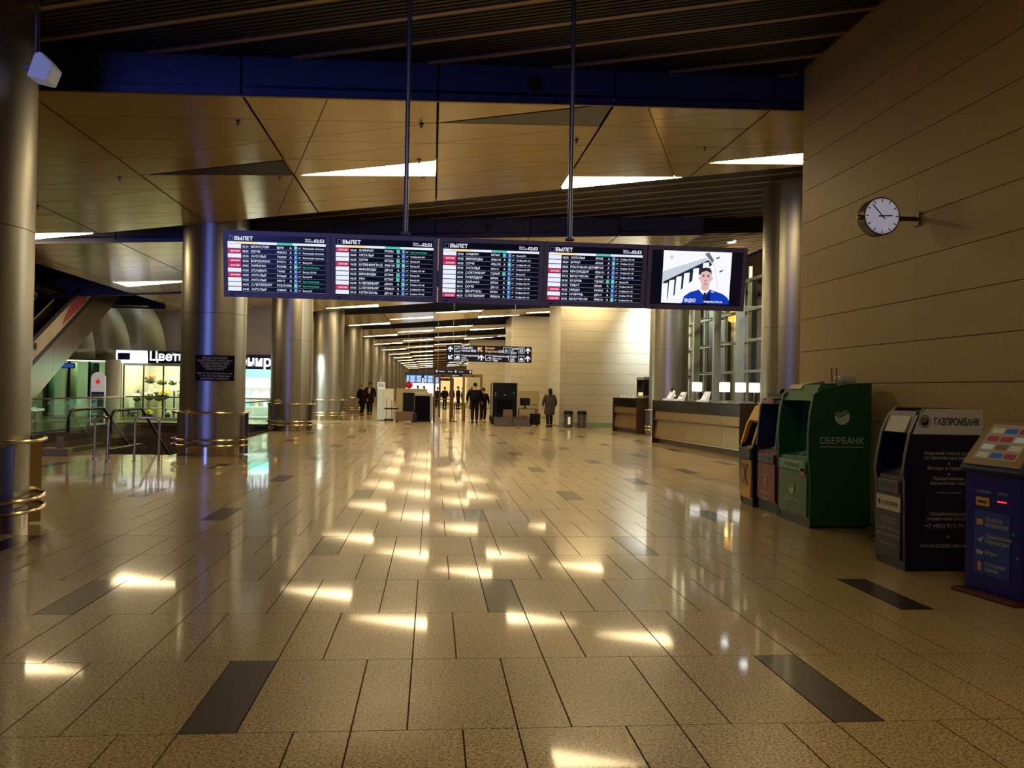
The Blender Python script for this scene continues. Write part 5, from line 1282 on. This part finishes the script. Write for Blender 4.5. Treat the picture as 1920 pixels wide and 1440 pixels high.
def disc_spk(x, n, label):
    c, m = B(-1, n); z = (zc(x) + zs(x)) / 2
    t = thing('round_speaker', label, 'loudspeaker', (x, c + m * x, z), math.atan(m))
    mb = MB(); P = [(.13 * cos(2 * pi * i / 28), .13 * sin(2 * pi * i / 28)) for i in range(28)]; mb.prism(P[::-1], 'y', -.03, 0).build('ring', M_fascia, t, smooth=True)
    mb = MB(); P = [(.11 * cos(2 * pi * i / 28), .11 * sin(2 * pi * i / 28)) for i in range(28)]; mb.prism(P[::-1], 'y', -.033, -.03).build('grille', M_black, t)
disc_spk(1.3, 0, 'round dark loudspeaker disc on the nearest fascia'); disc_spk(1.35, 1, 'round dark loudspeaker disc on the second fascia above the boards')
SPR = [(-5.26, 14.62), (-2.72, 11.85), (-2.71, 14.95), (-.23, 12.19), (-.24, 15.32), (4.5, 13.86), (-.29, 14.1), (2.2, 13.2), (-7.4, 16.5)]
sp0 = None
for i, (x, y) in enumerate(SPR):
    if sp0 is None:
        sp0 = thing('sprinkler', 'small dark sprinkler head hanging from the beige ceiling', 'sprinkler', (x, y, zc(x)), 0, 'ceiling sprinklers')
        MB().lathe([(.035, 0), (.035, -.012), (.012, -.016), (.012, -.05)], 10).build('stem', M('sprinkler', (70, 52, 34), .4), sp0); MB().lathe([(.028, -.06), (.028, -.055)], 10).build('deflector', M('sprinkler', (70, 52, 34)), sp0)
    else: dup(sp0, (x, y, zc(x)), 0, sp0['label'], 'ceiling sprinklers')
for i, (x, y) in enumerate(((9.3, 24.2), (9.5, 26.4))):
    t = thing('downlight', ('nearer' if i == 0 else 'further') + ' round white downlight in the slatted ceiling by the glass wall', 'ceiling light', (x, y, zs(x) - .10))
    MB().lathe([(.16, 0), (.16, .06), (.13, .07)], 20).build('ring', M_alu, t, smooth=True); MB().lathe([(.12, -.004), (.12, .01)], 20).build('lens', emat('downlight_white', (245, 250, 255), 25), t)
    lamp('downlight_beam', 'SPOT', (x, y, zs(x) - .14), 420, (.9, .97, 1), .1, (x - .2, y + .4, 0), 120, .6)
# assumed wall washer, added to whiten the right half of the white wall
t = thing('assumed_washer', 'assumed small white spotlight aimed at the white stone wall', 'spotlight', (9.7, 33.6, 5.75))
MB().lathe([(.06, 0), (.08, .16)], 16).build('can', M_alu, t, smooth=True); MB().tube([(0, 0, .16), (0, 0, .45)], .015, 6).build('stem', M_alu, t)
lamp('assumed_washer_beam', 'SPOT', (9.7, 33.6, 5.7), 1300, (.9, .97, 1), .12, (9.7, 36.2, 3.9), 80, .9)
t = thing('street_lamp', 'orange street lamp standing outside the glass wall', 'lamp', (13.1, 36.0, 0))
MB().lathe([(.12, 0), (.10, .1), (.09, 4.7)], 14).build('post', M('lamp_post', (190, 184, 160), .5), t, smooth=True); MB().lathe([(.1, 4.7), (.36, 4.85), (.36, 5.02), (.1, 5.2)], 18).build('head', emat('street_orange', (255, 170, 70), 9), t, smooth=True)
lamp('street_lamp_light', 'POINT', (13.1, 36, 4.4), 250, (1, .62, .25), .3)
lamp('outside_fill', 'POINT', (13.5, 24, 6.5), 900, (1, .86, .6), .3)  # two added fill lights that brighten the outside wall, without any fixture
lamp('outside_fill', 'POINT', (13.5, 31, 6.5), 900, (1, .86, .6), .3)

# ------------------------------------------------------------------ people
def skinned(name, V, E, R_, m, parent, sub=1):
    me = bpy.data.meshes.new(name); me.from_pydata(V, E, []); o = bpy.data.objects.new(name, me); COL.objects.link(o); o.parent = parent
    me.materials.append(m)
    md = o.modifiers.new('skin', 'SKIN'); md.use_smooth_shade = True
    if not me.skin_vertices: me.attributes
    for i, r in enumerate(R_):
        r = r if isinstance(r, tuple) else (r, r)
        me.skin_vertices[0].data[i].radius = r; me.skin_vertices[0].data[i].use_root = (i == 0)
    s = o.modifiers.new('sub', 'SUBSURF'); s.levels = sub; s.render_levels = sub
    return o
M_skin = M('skin', (196, 150, 124), .55); M_skin2 = M('skin_dark', (150, 108, 86), .55)
def person(label, loc, rz, h, coat_c, leg_c, hair_c, stride=.0, arm=(.0, .0), coat_len=.80, wide=1.0, skin=None, hair_long=False, hat=None, shirt=None, group=None, detail=True, shoe=(16, 14, 14), bend=.0):
    t = thing('person', label, 'person', loc, rz, group); k = h / 1.75
    sk = skin or M_skin
    V, E_, Rr = [], [], []
    def add(p, r, par=None):
        V.append((p[0] * k, p[1] * k, p[2] * k)); Rr.append(r * k if not isinstance(r, tuple) else (r[0] * k, r[1] * k))
        if par is not None: E_.append((par, len(V) - 1))
        return len(V) - 1
    by = -bend
    pel = add((0, 0, .97), .115); ab = add((0, by * .4, 1.12), .115, pel); chs = add((0, by * .8, 1.30), .135, ab); nb = add((0, by, 1.45), .075, chs); nk = add((0, by - .01, 1.53), .052, nb)
    hd = add((0, by - .02, 1.60), .078, nk); h2 = add((0, by - .015, 1.68), .078, hd); add((0, by - .01, 1.735), .05, h2)
    add((0, by - .105, 1.605), .014, hd)
    J = {}
    for s in (-1, 1):
        a = arm[0] if s < 0 else arm[1]
        sh = add((s * .17 * wide, by, 1.40), .062, chs); el = add((s * .225 * wide, by + .03 - a * .12, 1.13), .043, sh); wr = add((s * .23 * wide, by - .03 - a * .30, .90 + a * .10), .028, el); hn = add((s * .23 * wide, by - .045 - a * .34, .83 + a * .10), .03, wr)
        if detail:
            for j in range(4):
                f1 = add((s * (.23 * wide + .005), by - .075 - a * .36 + j * .02, .79 + a * .10), .010, hn); add((s * (.222 * wide), by - .08 - a * .37 + j * .02, .755 + a * .10 + (.01 if j in (0, 3) else 0)), .008, f1)
            add((s * .205 * wide, by - .095 - a * .36, .81 + a * .10), .010, wr)
        hp = add((s * .085, 0, .90), .088, pel); d = stride * s
        kn = add((s * .095, -.02 + d * .5, .50 + abs(d) * .02), .058, hp); an = add((s * .095, .03 + d, .09), .04, kn); add((s * .105, -.12 + d, .035), .036, an)
        J[s] = (sh, el, wr, hp, kn, an)
    body = skinned('body', V, E_, Rr, sk, t)
    g = lambda i: tuple(c / k for c in V[i])
    # coat: torso, skirt and sleeves
    cm_ = mat('coat_%d_%d_%d' % coat_c, coat_c, .85, spec=.2); W, Ee, Rc = [], [], []
    def ad(p, r, par=None):
        W.append((p[0] * k, p[1] * k, p[2] * k)); Rc.append((r[0] * k, r[1] * k) if isinstance(r, tuple) else r * k)
        if par is not None: Ee.append((par, len(W) - 1))
        return len(W) - 1
    c0 = ad((0, by * .8, 1.29), .19 * wide); c1 = ad((0, by * .4, 1.08), .185 * wide, c0); c2 = ad((0, 0, .93), .19 * wide, c1)
    if coat_len < .75:
        c3 = ad((0, .01, (.93 + coat_len) / 2), .215 * wide, c2); ad((0, .015, coat_len), .24 * wide, c3)
    ad((0, by, 1.43), .095, c0)
    for s in (-1, 1):
        sh, el, wr = (g(i) for i in J[s][:3]); a = ad(sh, .085, c0); b = ad((el[0] + s * .02, el[1], el[2]), .07, a); ad((wr[0], wr[1], wr[2] + .02), .052, b)
    skinned('coat', W, Ee, Rc, cm_, t)
    lm = mat('trousers_%d_%d_%d' % leg_c, leg_c, .85, spec=.2); W, Ee, Rc = [], [], []
    q0 = ad((0, 0, .92), .12)
    for s in (-1, 1):
        hp, kn, an = (g(i) for i in J[s][3:]); a = ad(hp, .108, q0); b = ad(kn, .085, a); ad((an[0], an[1], an[2] + .02), .07, b)
    skinned('trousers', W, Ee, Rc, lm, t)
    for s in (-1, 1):
        an = g(J[s][5]); MB().prism([((an[1] - .19) * k, .0), ((an[1] + .07) * k, .0), ((an[1] + .07) * k, .10 * k), ((an[1] - .04) * k, .11 * k), ((an[1] - .18) * k, .05 * k)], 'x', (an[0] - .05) * k, (an[0] + .05) * k).build('shoe', M('shoe_%d_%d_%d' % shoe, shoe, .5), t, bevel=.015)
    hm = M('hair_%d_%d_%d' % hair_c, hair_c, .7)
    hb = MB().ball((0, (by + .012) * k, 1.685 * k), (.094 * k, .105 * k, .085 * k), 16, 10)
    if hair_long: hb.ball((0, (by + .06) * k, 1.58 * k), (.10 * k, .06 * k, .13 * k), 14, 8)
    hb.build('hair', hm, t, smooth=True)
    for s in (-1, 1): MB().ball((s * .083 * k, (by - .0) * k, 1.61 * k), (.014 * k, .022 * k, .03 * k), 8, 6).build('ear', sk, t, smooth=True)
    fe = MB()
    for s in (-1, 1): fe.ball((s * .032 * k, (by - .092) * k, 1.635 * k), (.013 * k, .006 * k, .007 * k), 8, 5)
    fe.ball((0, (by - .092) * k, 1.565 * k), (.026 * k, .006 * k, .006 * k), 8, 5); stuff(fe.build('face_features', M('feature_dark', (70, 40, 36)), t))
    if shirt: MB().prism([(-.03 * k, 1.10 * k), (.03 * k, 1.10 * k), (.07 * k, 1.42 * k), (-.07 * k, 1.42 * k)], 'y', (by - .185) * k, (by - .12) * k).build('shirt', M('shirt', shirt, .7), t, bevel=.02)
    return t
BLK = (9, 10, 15)
person('man in a long black coat walking, left of the couple, with fair hair', (-3.78, 46.6, 0), .5, 1.72, BLK, (18, 18, 22), (150, 112, 78), .16, (.2, 0), .62, 1.25)
person('taller man in an open dark coat over a pale shirt, right of the couple', (-3.5, 48.2, 0), -.1, 1.84, (11, 11, 15), (16, 16, 20), (30, 24, 22), -.14, (0, .1), .58, 1.2, shirt=(190, 180, 130), skin=M_skin2)
person('man in black seen from behind at the detector gate', (1.95, 38.6, 0), pi, 1.84, (7, 8, 13), (20, 20, 24), (24, 18, 16), .06, (.1, .1), .80, 1.4)
person('person in black with pale shoes standing right of the man in black', (2.42, 39.9, 0), pi - .3, 1.62, (14, 14, 18), (18, 18, 22), (40, 30, 26), -.08, (.4, .3), .78, 1.1, shoe=(214, 196, 150))
person('woman in a grey knee length coat facing away beside the white wall', (4.96, 35.5, 0), pi + .2, 1.64, (74, 72, 70), (44, 40, 40), (34, 26, 24), .05, (.3, .2), .50, 1.3, hair_long=True, bend=-.03)
o = MB().lathe([(.09, 0), (.12, .1), (.11, .3), (.02, .34)], 14).build('shoulder_bag', M('bag_dark', (30, 26, 26), .6), smooth=True); o.location = (2.9, 41.0, 0); tag(o, 'small dark bag standing on the floor beside the gate', 'bag')
FAR = [(.42, 66, (40, 34, 34)), (.95, 64, (22, 22, 26)), (1.55, 67, (70, 24, 26)), (2.0, 65.5, (28, 26, 30)), (2.45, 68, (60, 56, 54)), (3.1, 66.5, (120, 26, 30)), (-.6, 63, (90, 70, 60)), (-1.1, 65, (50, 44, 44))]
W8 = ['dark brown', 'black', 'dark red', 'charcoal', 'grey', 'bright red', 'tan', 'dark grey']
for i, (x, y, c) in enumerate(FAR):
    person('tiny distant traveller in a %s jacket far down the hall' % W8[i], (x, y, 0), .4 * i, 1.66 + .03 * (i % 4), c, (24, 24, 28), (40, 30, 26), .05 * (i % 3 - 1), (.1, .1), .78, 1.1, group='travellers far down the hall', detail=False)
# bright shop front at the far end of the hall
t = thing('distant_shop', 'bright white shop front far down the hall under the boards', 'shop front', (-.8, 72, 0))
MB().box((-1.5, 0, .0), (1.5, .2, 2.9)).build('frame', M_alu, t); MB().box((-1.4, -.02, .9), (1.4, 0, 2.4)).build('light_wall', emat('far_shop_white', (240, 248, 255), 2.0), t); MB().box((-1.5, -.05, 2.45), (1.5, 0, 2.9)).build('header', M('far_header', (40, 70, 110)), t)
t = thing('distant_shop', 'warm lit shop front far down the hall behind the gates', 'shop front', (2.1, 80, 0))
MB().box((-1.6, 0, .0), (1.6, .2, 3.2)).build('frame', M_alu, t); MB().box((-1.5, -.02, .3), (1.5, 0, 3.0)).build('light_wall', emat('far_shop_warm', (255, 214, 140), 1.1), t)
